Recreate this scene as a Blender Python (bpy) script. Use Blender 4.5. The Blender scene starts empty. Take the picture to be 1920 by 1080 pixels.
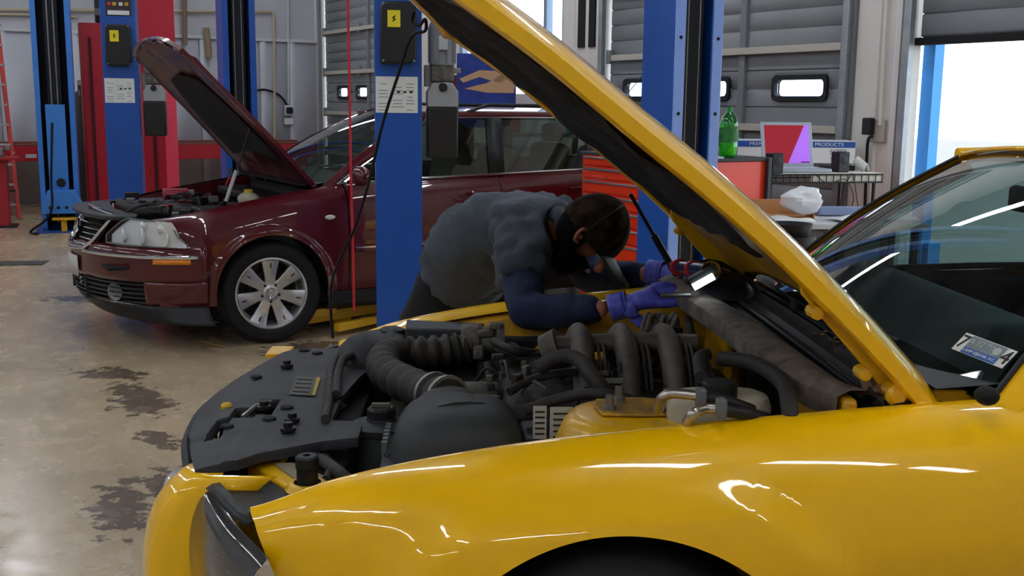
import bpy, math, random
import numpy as np
from mathutils import Vector, Matrix, noise
random.seed(7)
C = bpy.context.scene.collection
R = math.radians
sc = bpy.context.scene

# ------------------------------------------------------------------ camera, sky, exposure
F_PX, PITCH, ROLL, CAM_H = 2037.0, R(9.6), R(.66), 1.485
_F = Vector((0, math.cos(PITCH), -math.sin(PITCH)))
_R0 = Vector((1, 0, 0)); _U0 = Vector((0, math.sin(PITCH), math.cos(PITCH)))
_R = _R0*math.cos(ROLL) + _U0*math.sin(ROLL)
_U = -_R0*math.sin(ROLL) + _U0*math.cos(ROLL)
cam = bpy.data.cameras.new('camera'); camo = bpy.data.objects.new('camera', cam); C.objects.link(camo)
cam.sensor_width = 36; cam.lens = F_PX/1920*36; cam.clip_start = .05; cam.clip_end = 300
camo.matrix_world = Matrix(((_R.x, _U.x, -_F.x, 0), (_R.y, _U.y, -_F.y, 0), (_R.z, _U.z, -_F.z, CAM_H), (0, 0, 0, 1)))
sc.camera = camo
w = bpy.data.worlds.new('overcast_sky'); sc.world = w; w.use_nodes = True
bgn = w.node_tree.nodes['Background']; bgn.inputs[0].default_value = (.80, .90, 1, 1); bgn.inputs[1].default_value = 4.2
sc.view_settings.view_transform = 'Standard'; sc.view_settings.look = 'None'
sc.view_settings.gamma = 1; sc.view_settings.use_curve_mapping = False
sc.view_settings.exposure = -.15
TUBE_POWER = 22.0

def ray(px, py): return _F + _R*((px-960)/F_PX) - _U*((py-540)/F_PX)
CAM = Vector((0, 0, CAM_H))
def at_z(px, py, z): d = ray(px, py); return CAM + d*((z-CAM_H)/d.z)          # point seen there at height z
def at_y(px, py, y): d = ray(px, py); return CAM + d*(y/d.y)                   # point seen there y metres ahead
def at_n(px, py, n, c): d = ray(px, py); n = Vector(n); return CAM + d*((c-n.dot(CAM))/d.dot(n))

# ------------------------------------------------------------------ materials
def lin(c):
    if isinstance(c, str): c = tuple(int(c[i:i+2], 16)/255 for i in (0, 2, 4))
    return tuple((x/12.92 if x <= .04045 else ((x+.055)/1.055)**2.4) for x in c)
MATS = {}
def M(name, col='808080', rough=.5, metal=0., coat=0., emit=0., var=0., vscale=8., bump=0., bscale=40., spec=.5, col2=None, trans=0., ior=1.45, coatr=.03, sheen=0.):
    if name in MATS: return MATS[name]
    m = bpy.data.materials.new(name); m.use_nodes = True; nt = m.node_tree; b = nt.nodes['Principled BSDF']
    c = lin(col); b.inputs['Base Color'].default_value = (*c, 1)
    b.inputs['Roughness'].default_value = rough; b.inputs['Metallic'].default_value = metal
    b.inputs['Coat Weight'].default_value = coat; b.inputs['Coat Roughness'].default_value = coatr
    b.inputs['Specular IOR Level'].default_value = spec; b.inputs['Transmission Weight'].default_value = trans; b.inputs['IOR'].default_value = ior
    if sheen: b.inputs['Sheen Weight'].default_value = sheen
    if emit: b.inputs['Emission Color'].default_value = (*c, 1); b.inputs['Emission Strength'].default_value = emit
    tc = nt.nodes.new('ShaderNodeTexCoord')
    if var or col2:
        n = nt.nodes.new('ShaderNodeTexNoise'); n.inputs['Scale'].default_value = vscale; n.inputs['Detail'].default_value = 6; n.inputs['Roughness'].default_value = .65
        nt.links.new(tc.outputs['Object'], n.inputs['Vector'])
        r = nt.nodes.new('ShaderNodeValToRGB'); r.color_ramp.elements[0].position = .38; r.color_ramp.elements[1].position = .66
        c2 = lin(col2) if col2 else tuple(x*(1-var) for x in c)
        r.color_ramp.elements[0].color = (*c2, 1); r.color_ramp.elements[1].color = (*c, 1)
        nt.links.new(n.outputs['Fac'], r.inputs['Fac']); nt.links.new(r.outputs['Color'], b.inputs['Base Color'])
    if bump:
        n2 = nt.nodes.new('ShaderNodeTexNoise'); n2.inputs['Scale'].default_value = bscale; n2.inputs['Detail'].default_value = 4
        nt.links.new(tc.outputs['Object'], n2.inputs['Vector'])
        bp = nt.nodes.new('ShaderNodeBump'); bp.inputs['Strength'].default_value = bump; bp.inputs['Distance'].default_value = .01
        nt.links.new(n2.outputs['Fac'], bp.inputs['Height']); nt.links.new(bp.outputs['Normal'], b.inputs['Normal'])
    MATS[name] = m; return m
def glass(name, tint=(1, 1, 1), refl=1.0):
    if name in MATS: return MATS[name]
    m = bpy.data.materials.new(name); m.use_nodes = True; nt = m.node_tree; nt.nodes.remove(nt.nodes['Principled BSDF'])
    t = nt.nodes.new('ShaderNodeBsdfTransparent'); t.inputs[0].default_value = (*tint, 1)
    g = nt.nodes.new('ShaderNodeBsdfGlossy'); g.inputs['Roughness'].default_value = .01; g.inputs[0].default_value = (refl, refl, refl, 1)
    lw = nt.nodes.new('ShaderNodeLayerWeight'); lw.inputs[0].default_value = .5
    p5 = nt.nodes.new('ShaderNodeMath'); p5.operation = 'POWER'; p5.inputs[1].default_value = 4.0; nt.links.new(lw.outputs['Facing'], p5.inputs[0])
    f = nt.nodes.new('ShaderNodeMath'); f.operation = 'MULTIPLY_ADD'; f.inputs[1].default_value = .9; f.inputs[2].default_value = .07; nt.links.new(p5.outputs[0], f.inputs[0])
    x = nt.nodes.new('ShaderNodeMixShader'); nt.links.new(f.outputs[0], x.inputs[0]); nt.links.new(t.outputs[0], x.inputs[1]); nt.links.new(g.outputs[0], x.inputs[2])
    nt.links.new(x.outputs[0], nt.nodes['Material Output'].inputs[0]); MATS[name] = m; return m
YEL = M('yellow_paint', 'FFC400', .30, coat=1., spec=.3)
YELD = M('yellow_paint_dusty', 'DDA40C', .5, var=.35, vscale=14, coat=.2, coatr=.25)
YELE = M('yellow_paint_plain', 'EAB400', .42, var=.12, vscale=6, coat=.4, coatr=.2)
REDP = M('maroon_paint', '50050F', .35, coat=1., spec=.3)
BLUE = M('blue_paint', '1452AC', .42, coat=.25, var=.12, vscale=5, coatr=.2)
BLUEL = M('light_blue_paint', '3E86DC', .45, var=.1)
REDL = M('red_paint', 'B21A2A', .42, var=.15, coat=.2)
ORANGE = M('red_orange_enamel', 'F4401C', .3, coat=.5)
BLK = M('black_plastic', '17181B', .5, var=.4, vscale=20)
BLKD = M('dusty_black_plastic', '3A3B3F', .62, col2='2B2C30', vscale=9, bump=.1, bscale=60)
BLKM = M('matt_black', '0B0B0D', .8)
RUB = M('rubber', '222120', .75, col2='34302A', vscale=12, bump=.15, bscale=80)
HOSE = M('dusty_hose', '403C37', .7, col2='2A2724', vscale=25, bump=.1, bscale=90)
TYRE = M('tyre_rubber', '131314', .75, var=.3, vscale=30)
ALLOY = M('alloy', 'C3C4C6', .32, metal=.75)
CHROME = M('chrome', 'E6E8EA', .1, metal=1)
STEEL = M('steel', '9A9A98', .38, metal=.8, var=.2)
CAST = M('cast_aluminium', '77736A', .6, metal=.3, col2='4A463E', vscale=22, bump=.3)
MANI = M('manifold_plastic', '6A625A', .62, col2='4A443E', vscale=10, bump=.12)
DARKM = M('grimy_metal', '221E1A', .65, metal=.2, col2='37302A', vscale=18, bump=.4, bscale=30)
GREYP = M('grey_plastic', '6B6F6E', .5, var=.15)
WHITEP = M('white_plastic', 'D9DAD8', .5)
WHITE = M('white_paint', 'CBCDD2', .6, var=.06, vscale=3)
GLASSW = glass('windshield_glass', (.30, .40, .385))
GLASSR = glass('car_window_glass', (.34, .42, .38))
PAPER = M('paper', 'E3E6E2', .7)

# ------------------------------------------------------------------ mesh builder
class MB:
    def __init__(s): s.v = []; s.f = []; s.mi = []; s.m = 0
    def add(s, vs, fs):
        o = len(s.v); s.v += [tuple(p) for p in vs]; s.f += [tuple(i+o for i in f) for f in fs]; s.mi += [s.m]*len(fs); return s
    def box(s, c, d, rz=0, mat=None):
        x, y, z = (t/2 for t in d); pts = [Vector((a*x, b*y, e*z)) for e in (-1, 1) for a, b in ((-1, -1), (1, -1), (1, 1), (-1, 1))]
        m = mat or Matrix.Rotation(rz, 4, 'Z')
        return s.add([m @ p + Vector(c) for p in pts], [(3, 2, 1, 0), (4, 5, 6, 7), (0, 1, 5, 4), (1, 2, 6, 5), (2, 3, 7, 6), (3, 0, 4, 7)])
    def grid(s, rows, closed=False, flip=False):
        n = len(rows[0]); vs = [p for r in rows for p in r]; fs = []
        for i in range(len(rows)-1):
            for j in range(n if closed else n-1):
                q = (i*n+j, i*n+(j+1) % n, (i+1)*n+(j+1) % n, (i+1)*n+j)
                fs.append(q[::-1] if flip else q)
        return s.add(vs, fs)
    def tube(s, pts, r, seg=8, caps=True, sq=(1, 1)):
        P = [Vector(p) for p in pts]; n = len(P); rr = r if isinstance(r, (list, tuple)) else [r]*n
        rows = []; up = None
        for i, p in enumerate(P):
            t = (P[min(i+1, n-1)]-P[max(i-1, 0)]).normalized()
            if up is None: up = Vector((0, 0, 1)) if abs(t.z) < .9 else Vector((1, 0, 0))
            a = t.cross(up)
            if a.length < 1e-6: a = t.cross(Vector((0, 1, 0)))
            a.normalize(); b = a.cross(t).normalized(); up = b
            rows.append([p + a*(math.cos(k*2*math.pi/seg)*rr[i]*sq[0]) + b*(math.sin(k*2*math.pi/seg)*rr[i]*sq[1]) for k in range(seg)])
        o = len(s.v); s.grid(rows, closed=True, flip=True)
        if caps:
            s.f.append(tuple(o+k for k in range(seg))); s.f.append(tuple(o+(n-1)*seg+k for k in reversed(range(seg)))); s.mi += [s.m]*2
        return s
    def lathe(s, prof, o=(0, 0, 0), axis='Z', seg=24, mat=None):
        m = mat or (Matrix.Rotation(R(-90), 4, 'X') if axis == 'Y' else Matrix.Rotation(R(90), 4, 'Y') if axis == 'X' else Matrix.Identity(4))
        rows = [[m @ Vector((r*math.cos(k*2*math.pi/seg), r*math.sin(k*2*math.pi/seg), z)) + Vector(o) for k in range(seg)] for r, z in prof]
        return s.grid(rows, closed=True)
    def prism(s, poly, a, b, f=None):
        n = len(poly); f = f or (lambda p, h: (p[0], p[1], h))
        vs = [f(p, a) for p in poly]+[f(p, b) for p in poly]
        fs = [tuple(reversed(range(n))), tuple(range(n, 2*n))]+[(i, (i+1) % n, n+(i+1) % n, n+i) for i in range(n)]
        return s.add(vs, fs)
    def ball(s, c, r, seg=12, rings=8):
        rx, ry, rz = (r, r, r) if not isinstance(r, tuple) else r
        rows = [[(c[0]+rx*math.sin(math.pi*i/rings)*math.cos(2*math.pi*k/seg), c[1]+ry*math.sin(math.pi*i/rings)*math.sin(2*math.pi*k/seg), c[2]-rz*math.cos(math.pi*i/rings)) for k in range(seg)] for i in range(rings+1)]
        return s.grid(rows, closed=True)
    def build(s, name, mat, parent=None, bevel=0, sub=0, solid=0, angle=38, smooth=True, seg=2, weld=1e-5):
        me = bpy.data.meshes.new(name); me.from_pydata(s.v, [], s.f)
        for m in (mat if isinstance(mat, (list, tuple)) else [mat]): me.materials.append(m)
        me.polygons.foreach_set('material_index', s.mi)
        if len(s.v) < 60000:
            import bmesh
            b = bmesh.new(); b.from_mesh(me); bmesh.ops.remove_doubles(b, verts=b.verts, dist=weld)
            bmesh.ops.recalc_face_normals(b, faces=b.faces)
            b.to_mesh(me); b.free()
        if smooth:
            me.polygons.foreach_set('use_smooth', [True]*len(me.polygons)); me.set_sharp_from_angle(angle=R(angle))
        me.update(); o = bpy.data.objects.new(name, me); C.objects.link(o)
        if parent: o.parent = parent
        if solid: md = o.modifiers.new('solid', 'SOLIDIFY'); md.thickness = solid; md.offset = 0
        if bevel: md = o.modifiers.new('bevel', 'BEVEL'); md.width = bevel; md.segments = seg; md.limit_method = 'ANGLE'; md.angle_limit = R(35)
        if sub: md = o.modifiers.new('sub', 'SUBSURF'); md.levels = sub; md.render_levels = sub
        return o
def B(c, d, name, mat, parent=None, rz=0, bevel=.004, mat4=None): return MB().box(c, d, rz, mat4).build(name, mat, parent, bevel=bevel)
def tag(o, label=None, cat=None, group=None, kind=None):
    if label: o['label'] = label
    if cat: o['category'] = cat
    if group: o['group'] = group
    if kind: o['kind'] = kind
    return o
def thing(name, label, cat, loc=(0, 0, 0), rz=0, group=None):
    o = bpy.data.objects.new(name, None); C.objects.link(o); o.location = loc; o.rotation_euler = (0, 0, rz); o.empty_display_size = .1
    return tag(o, label, cat, group)
def struct(o): o['kind'] = 'structure'; return o
def catmull(P, n=6, closed=False):
    P = [Vector(p) for p in P]; out = []; N = len(P)
    for i in range(N if closed else N-1):
        a, b, c, d = (P[(i-1) % N], P[i], P[(i+1) % N], P[(i+2) % N]) if closed else (P[max(i-1, 0)], P[i], P[i+1], P[min(i+2, N-1)])
        for k in range(n):
            t = k/n; out.append(.5*((2*b)+(c-a)*t+(2*a-5*b+4*c-d)*t*t+(3*b-a-3*c+d)*t**3))
    if not closed: out.append(P[-1])
    return out
def lerp_tab(tab, x):
    tab = sorted(tab); xs = [t[0] for t in tab]; return float(np.interp(x, xs, [t[1] for t in tab]))
def smooth_tab(tab, x, w_): return sum(lerp_tab(tab, x+w_*k/4)*c_ for k, c_ in zip(range(-4, 5), (1, 2, 3, 4, 5, 4, 3, 2, 1)))/25
def grid_split(m, rows, flip=False):
    seg = [rows[0]]
    for a, b_ in zip(rows[:-1], rows[1:]):
        if (Vector(a[0])-Vector(b_[0])).length < 6e-6:
            m.grid(seg, flip=flip); seg = []
        seg.append(b_)
    m.grid(seg, flip=flip)
def sstep(a, b, x): t = min(1, max(0, (x-a)/(b-a))); return t*t*(3-2*t)
def text(s, size, mat, parent, m, name='lettering', extrude=.0006, align='CENTER', sx=1):
    cu = bpy.data.curves.new(name, 'FONT'); cu.body = s; cu.size = size; cu.extrude = extrude; cu.align_x = align; cu.align_y = 'CENTER'
    tmp = bpy.data.objects.new(name, cu); C.objects.link(tmp); dg = bpy.context.evaluated_depsgraph_get(); dg.update()
    me = bpy.data.meshes.new_from_object(tmp.evaluated_get(dg)); bpy.data.objects.remove(tmp); me.name = name; me.materials.clear(); me.materials.append(mat)
    o = bpy.data.objects.new(name, me); C.objects.link(o); o.parent = parent
    o.matrix_basis = m @ Matrix.Diagonal((sx, 1, 1, 1)); return o
def frame_m(o, x, y):      # matrix with local x along x, local y along y
    x = Vector(x).normalized(); z = x.cross(Vector(y)).normalized(); y = z.cross(x)
    m = Matrix((x, y, z)).transposed().to_4x4(); m.translation = Vector(o); return m

# ================================================================== THE SETTING
WA = Vector((-math.sin(R(30.4)), math.cos(R(30.4)), 0)); NA = Vector((WA.y, -WA.x, 0))   # along the door wall (away), out through it
RZ = math.atan2(NA.y, NA.x)           # room yaw: local x = NA, local y = WA
CN, SW = 6.2, 16.8                    # door wall plane, back wall plane
def rm(n, s, z=0): return NA*n + WA*s + Vector((0, 0, z))
CEIL = 4.7; NB, SB = -9.5, -7.0
def rbox(n0, n1, s0, s1, z0, z1): return rm((n0+n1)/2, (s0+s1)/2, (z0+z1)/2), (abs(n1-n0), abs(s1-s0), z1-z0)
def RB(n0, n1, s0, s1, z0, z1, name, mat, parent=None, bevel=.003):
    c, d = rbox(n0, n1, s0, s1, z0, z1); return B(c, d, name, mat, parent, RZ, bevel)

# floor: beige sealed concrete with dark speckle, stains along the traffic line and a control joint
def floor_mat():
    m = bpy.data.materials.new('sealed_concrete'); m.use_nodes = True; nt = m.node_tree; b = nt.nodes['Principled BSDF']; L = nt.links.new; N = nt.nodes.new
    g = N('ShaderNodeNewGeometry')
    def noise_(scale, det=5, rough=.6, vec=None):
        n = N('ShaderNodeTexNoise'); n.inputs['Scale'].default_value = scale; n.inputs['Detail'].default_value = det; n.inputs['Roughness'].default_value = rough
        L(vec or g.outputs['Position'], n.inputs['Vector']); return n.outputs['Fac']
    def ramp(f, a, b_, ca=(0, 0, 0, 1), cb=(1, 1, 1, 1)):
        r = N('ShaderNodeValToRGB'); r.color_ramp.elements[0].position = a; r.color_ramp.elements[1].position = b_; r.color_ramp.elements[0].color = ca; r.color_ramp.elements[1].color = cb
        L(f, r.inputs['Fac']); return r.outputs['Color']
    def math_(op, a, b_):
        n = N('ShaderNodeMath'); n.operation = op
        for i, x in enumerate((a, b_)):
            if isinstance(x, (int, float)): n.inputs[i].default_value = x
            else: L(x, n.inputs[i])
        return n.outputs[0]
    base = ramp(noise_(1.3), .35, .7, (*lin('AA9779'), 1), (*lin('C6B291'), 1))
    def mix(f, a, col):
        x = N('ShaderNodeMix'); x.data_type = 'RGBA'; L(f, x.inputs['Factor']); L(a, x.inputs['A']); x.inputs['B'].default_value = (*lin(col), 1); return x.outputs['Result']
    speck = ramp(noise_(38, 3, .5), .63, .66); c = mix(math_('MULTIPLY', speck, .35), base, '5A4C3E')
    speck2 = ramp(noise_(9, 6, .75), .66, .68); c = mix(math_('MULTIPLY', speck2, .3), c, '5B4A40')
    # stained patches: ellipses on the ground
    tot = None
    for (px, py), (rx, ry), ang in (((255, 745), (.62, .20), -62), ((205, 700), (.35, .2), -20), ((300, 825), (.28, .14), -40), ((160, 560), (.5, .25), 0), ((320, 905), (.18, .3), 20), ((275, 760), (.25, .25), 0), ((230, 950), (.2, .5), 20), ((600, 655), (.5, .4), 0)):
        p = at_z(px, py, 0); mp = N('ShaderNodeMapping'); mp.vector_type = 'TEXTURE'
        mp.inputs['Location'].default_value = (p.x, p.y, 0); mp.inputs['Rotation'].default_value = (0, 0, R(ang)); mp.inputs['Scale'].default_value = (rx, ry, 1)
        L(g.outputs['Position'], mp.inputs['Vector']); gr = N('ShaderNodeTexGradient'); gr.gradient_type = 'SPHERICAL'; L(mp.outputs[0], gr.inputs[0])
        tot = gr.outputs['Fac'] if tot is None else math_('MAXIMUM', tot, gr.outputs['Fac'])
    st = math_('ADD', math_('MULTIPLY', tot, .42), noise_(13, 5, .62)); c = mix(math_('MULTIPLY', ramp(st, .69, .71), .8), c, '4A3C37')
    L(c, b.inputs['Base Color']); L(ramp(noise_(6), .3, .8, (.16, .16, .16, 1), (.38, .38, .38, 1)), b.inputs['Roughness'])
    bp = N('ShaderNodeBump'); bp.inputs['Strength'].default_value = .08; bp.inputs['Distance'].default_value = .004; L(noise_(25), bp.inputs['Height']); L(bp.outputs[0], b.inputs['Normal'])
    return m
c, d = rbox(NB, CN, SB, SW, -.12, 0); struct(B(c, d, 'floor', floor_mat(), None, RZ, 0))
ce = struct(RB(NB, CN, SB, SW, CEIL, CEIL+.1, 'ceiling', M('ceiling_sheet', '64676B', .8)))
JB = M('ceiling_steel', '55585C', .7)
for i in range(16): RB(NB, CN, SB+.7+i*1.5, SB+.8+i*1.5, CEIL-.24, CEIL-.002, 'purlin', JB, ce)
PANEL = M('white_panel', 'C9CCD4', .5, var=.05, vscale=2)
UPPER = M('white_board', 'B9BBC2', .75, var=.05)
wb = struct(RB(NB, CN, SW, SW+.15, 0, CEIL, 'wall_back', UPPER, bevel=0))
mb = None
PROF = None
for i in range(34):                     # ribbed steel sheets along the back wall, one pitch each
    n1 = CN-.02-i*.46; n0 = n1-.45
    m = MB(); P = [(n0, .018), (n0+.03, .05), (n0+.09, .05), (n0+.12, .018), (n1, .018)]
    rows = [[tuple(rm(a, SW-b, z)) for a, b in P] for z in (.02, 2.4)]
    m.grid(rows); m.build('wall_sheet', PANEL, wb, solid=.004, angle=20)
RB(NB, CN, SW-.06, SW-.001, 2.4, 2.45, 'cap_strip', WHITE, wb)
struct(RB(NB-.15, NB, SB, SW, 0, CEIL, 'wall_left', UPPER, bevel=0))
struct(RB(NB, CN, SB-.15, SB, 0, CEIL, 'wall_front', UPPER, bevel=0))
# the wall of overhead doors: solid pieces between the openings
WP = M('wall_panel_warm', 'D6D2CC', .55, var=.05, vscale=2)
DOORS = [(13.6, 16.55), (5.75, 8.85), (.95, 5.2)]
OPEN_T = 3.35
def wallpiece(s0, s1, z0, z1):
    o = struct(RB(CN, CN+.10, s0, s1, z0, z1, 'wall_right', WP, bevel=0)); return o
pieces = [(SB, .95), (5.2, 5.75), (8.85, 9.6), (11.9, 13.6), (16.55, SW+.15)]
for s0, s1 in pieces:
    o = wallpiece(s0, s1, 0, CEIL)
    if s0 > 0:
        k = 0; s = s0+.05
        while s+.16 < s1+.001:
            m = MB(); P = [(s, 0), (s+.015, .022), (s+.06, .022), (s+.075, 0)]
            m.grid([[tuple(rm(CN-.001-b, a, z)) for a, b in P] for z in (0, CEIL)]); m.build('wall_rib', WP, o, angle=15); s += .19
for s0, s1 in DOORS+[(9.6, 11.9)]: wallpiece(s0, s1, OPEN_T, CEIL)

# overhead doors: ribbed grey sections, struts, lights
DG = M('door_grey_steel', '83878A', .5, var=.06, vscale=3); DT = M('door_strut', 'B8B2A6', .5); GAL = M('galvanised', 'A3A8AC', .4, metal=.5, var=.2)
SEAL = M('window_gasket', '15171C', .6); LIGHTW = glass('door_light_glass', (.93, .96, 1))
def overhead(n, s0, s1, zb, rows, win_row, wins, label=None):
    e = thing('door_%d' % n, None, None); e['kind'] = 'structure'; e.name = 'door_%d' % n
    H = .61
    for i in range(rows):
        z0 = zb+i*H; m = MB(); x = CN+.06
        prof = [(0, 0), (.018, .006)]
        hs = [0, .004, .02, .145, .155, .165, .29, .30, .31, .435, .445, .455, .585, .606]
        dp = [.03, .0, 0, 0, .014, 0, 0, .014, 0, 0, .014, 0, 0, .03]
        ws = [q for q in wins] if i == win_row else []
        cuts = sorted([s0+.03, s1-.03]+[a for q in ws for a in q])
        for a, b in zip(cuts[:-1], cuts[1:]):
            inw = any(abs(a-q[0]) < 1e-6 for q in ws)
            if not inw: m.grid([[tuple(rm(x+d_, y, z0+h)) for y in (a, b)] for h, d_ in zip(hs, dp)])
            else:
                m.grid([[tuple(rm(x+d_, y, z0+h)) for y in (a, b)] for h, d_ in [q for q in zip(hs, dp) if q[0] < .21]+[(.225, 0)]])
                m.grid([[tuple(rm(x+d_, y, z0+h)) for y in (a, b)] for h, d_ in [(.385, 0)]+[q for q in zip(hs, dp) if q[0] > .40]])
        se = m.build('door_section', DG, e, solid=.006, angle=12)
        for a, b in ws:
            fr = MB(); nn = 6
            def rr(w_, h_, r_): # rounded rectangle
                return [(sx*(w_/2-r_)+r_*math.cos(t), sy*(h_/2-r_)+r_*math.sin(t)) for sx, sy, t0 in ((1, 1, 0), (-1, 1, 90), (-1, -1, 180), (1, -1, 270)) for t in [R(t0+q*18) for q in range(nn)]]
            cy, cz = (a+b)/2, z0+.305
            o_, i_ = rr(b-a+.015, .20, .045), rr(b-a-.05, .125, .035)
            fr.grid([[tuple(rm(x+dx, cy+p[0], cz+p[1])) for p in q] for dx, q in ((.0, o_), (-.03, o_), (-.03, i_), (.03, i_))], closed=True)
            f = fr.build('window_gasket', SEAL, se)
            MB().prism(i_, x+.004, x+.01, lambda p, h: tuple(rm(h, cy+p[0], cz+p[1]))).build('pane', LIGHTW, se)
        if i: RB(CN-.01, CN+.055, s0+.08, s1-.12, z0-.035, z0+.02, 'strut', DT, e)
        for s in (s0+.06, (s0+s1)/2, s1-.06):
            if i: RB(CN+.0, CN+.05, s-.03, s+.03, z0-.06, z0+.07, 'hinge', GAL, e)
    for s in np.linspace(s0+.7, s1-.7, 2) if False else [s0+1.17]: RB(CN+.02, CN+.058, s-.035, s+.035, zb, zb+rows*H, 'stile', M('stile_grey', '74797C', .5), e)
    for s in (s0, s1): RB(CN-.06, CN-.01, s-.03, s+.03, 0, OPEN_T+.4, 'track', GAL, e)
    for s in (s0-.04, s1+.04): RB(CN-.03, CN+.06, s-.03, s+.03, 0, OPEN_T+.4, 'track_angle', M('angle_iron', '6F7276', .5, metal=.4), e)
    RB(CN+.03, CN+.10, s0, s1, zb-.055, zb-.005, 'bottom_seal', BLKM, e)
    return e
overhead(1, 13.6, 16.55, .11, 6, 2, [(14.05, 14.5), (14.8, 15.25), (15.55, 16.0)])
overhead(2, 5.75, 8.85, .11, 6, 2, [(5.99, 6.56), (7.08, 7.65), (8.0, 8.57)])
overhead(3, .95, 5.2, 1.97, 4, 9, [])
# tall glazed opening beside door 2
e = thing('window_1', None, None); e['kind'] = 'structure'
for s in (9.62, 9.98, 11.88): RB(CN+.02, CN+.10, s-.03, s+.03, 0, OPEN_T, 'window_frame', M('anodised', '8FA0B4', .35, metal=.4), e)
for z in (.04, 1.0, OPEN_T-.03): RB(CN+.02, CN+.10, 9.6, 11.9, z-.03, z+.03, 'window_frame', M('anodised'), e)
RB(CN+.045, CN+.075, 9.62, 11.88, .07, 1.60, 'lower_panel', WP, e)
RB(CN+.055, CN+.065, 9.62, 11.88, 1.62, OPEN_T-.05, 'pane', LIGHTW, e)
o = RB(CN-.02, CN-.001, 9.0, 9.35, 2.05, 3.0, 'louvre_panel', BLKM); struct(o); o.name = 'trim_1'
# white jamb and apron of the raised door
o = struct(RB(CN-.015, CN-.001, 5.26, 5.33, 0, 3.4, 'trim_2', M('white_jamb', 'D8DCE4', .4))); 
# outside
OG = M('outside_concrete', '86847F', .9, var=.1, vscale=1)
c, d = rbox(CN+.10, CN+40, -30, 40, -.14, -.02); struct(B(c, d, 'ground', OG, None, RZ, 0))
t = thing('blue_bollard', 'tall pale blue steel post standing in the open doorway', 'post', rm(CN+.20, 5.17), RZ)
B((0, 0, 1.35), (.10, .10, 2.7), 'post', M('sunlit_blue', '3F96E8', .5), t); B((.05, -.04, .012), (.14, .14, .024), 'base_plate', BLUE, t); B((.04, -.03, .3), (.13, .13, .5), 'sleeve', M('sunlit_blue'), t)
t = thing('parking_curb', 'long pale concrete kerb on the ground outside the open door', 'kerb', rm(CN+9, 3), RZ)
MB().prism([(-.1, 0), (.1, 0), (.07, .13), (-.07, .13)], -3, 3, lambda p, h: (p[0], h, p[1])).build('kerb_block', OG, t)

# ceiling strip lights (wrap fixtures with two tubes) along the bays
TUBE = M('fluorescent_tube', 'F4F8FF', .4, emit=TUBE_POWER)
FIX = M('fixture_white', 'E8E8E6', .5)
def strip(n, s, along_n=False, L=2.4, z=CEIL-.45):
    t = thing('strip_light', 'white two-tube fluorescent strip light hanging under the shop ceiling', 'ceiling light', rm(n, s, z), RZ+(0 if not along_n else R(-90)), 'fluorescent strip lights under the ceiling')
    MB().prism([(-.07, .03), (.07, .03), (.03, .09), (-.03, .09)], -L/2, L/2, lambda p, h: (p[0], h, p[1])).build('housing', FIX, t)
    for x in (-.036, .036): MB().tube([(x, -L/2+.02, .0), (x, L/2-.02, .0)], .029, 10).build('tube', TUBE, t)
    for y in (-L/2+.4, L/2-.4): MB().tube([(0, y, .09), (0, y, .42)], .006, 6).build('hanger', STEEL, t)
for n in (-6.4, -2.6, 1.2, 4.6):
    for s in (-4.5, -1.3, 1.9, 5.1, 8.3, 11.5, 14.5): strip(n, s)
#BODY
# ================================================================== YELLOW COUPE
YO, YR = Vector((.167, 2.72, 0)), R(182.5)
yc = thing('yellow_car', 'yellow two-door coupe in front with its hood raised and engine bay open', 'car', YO, YR)
YI = (Matrix.Translation(YO) @ Matrix.Rotation(YR, 4, 'Z')).inverted()
def yz(px, py, z): return YI @ at_z(px, py, z)
def yv(px, py, v): o_ = YI @ CAM; d_ = YI.to_3x3() @ ray(px, py); return o_+d_*((v-o_.y)/d_.y)
FT = [(.69, .72), (.56, .778), (.41, .814), (.30, .835), (.156, .858), (-.05, .881), (-.25, .902), (-.45, .92), (-.62, .933), (-.85, .95), (-1.2, .965), (-1.9, .985), (-2.7, 1.0), (-3.4, .98)]
_ZC = {}
def zt(u):
    k = round(float(u), 4)
    if k not in _ZC: _ZC[k] = smooth_tab(FT, k, .09)
    return _ZC[k]
PR = [(0, .735), (.002, .75), (.006, .775), (.014, .80), (.026, .825), (.044, .848), (.066, .866), (.095, .880), (.13, .893), (.17, .902), (.21, .909), (.235, .911), (.26, .903), (.34, .884), (.42, .874), (.50, .866), (.60, .852), (.70, .83)]
ARC = .388; WC = .352
def side_mesh(s, u0, u1, n, arches, prof, zt, zbot, front=None, flare=(.50, .024), wc=WC, arc=ARC):
    rows = []; us = list(np.linspace(u0, u1, n+1))
    for a in arches: us += [a+k*arc*math.cos(R(q)) for q in range(0, 90, 3) for k in (1, -1)]+[a+arc+3e-6, a-arc-3e-6]
    us = sorted({round(float(x), 7) for x in us if u1 <= x <= u0}, reverse=True)
    for u in us:
        row = []; zb = zbot
        for a in arches:
            if abs(u-a) <= arc+1e-6: zb = max(zb, wc+math.sqrt(max(0, arc*arc-(u-a)**2)))
        top = zt(u); D = top-zb; dm = max(.055, top-(wc+arc+.012)) if arches else D*.5
        ds = [dm*(j/22)**1.3 for j in range(23)]+[dm+(D-dm)*j/20 for j in range(1, 21)]
        for d in ds:
            w__ = min(.02, d); v = sum(float(np.interp(d+w__*q, [p[0] for p in prof], [p[1] for p in prof])) for q in (-.8, -.4, 0, .4, .8))/5; z = top-d
            for a in arches:
                r = math.hypot(u-a, z-wc)
                if flare[1]: v += flare[1]*(1-sstep(flare[0]-.02, flare[0]+.012, r))*sstep(.0, .10, d)+(.004 if r < arc+.012 else 0)
            row.append((u, s*v, z))
        rows.append(row)
    return rows
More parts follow.
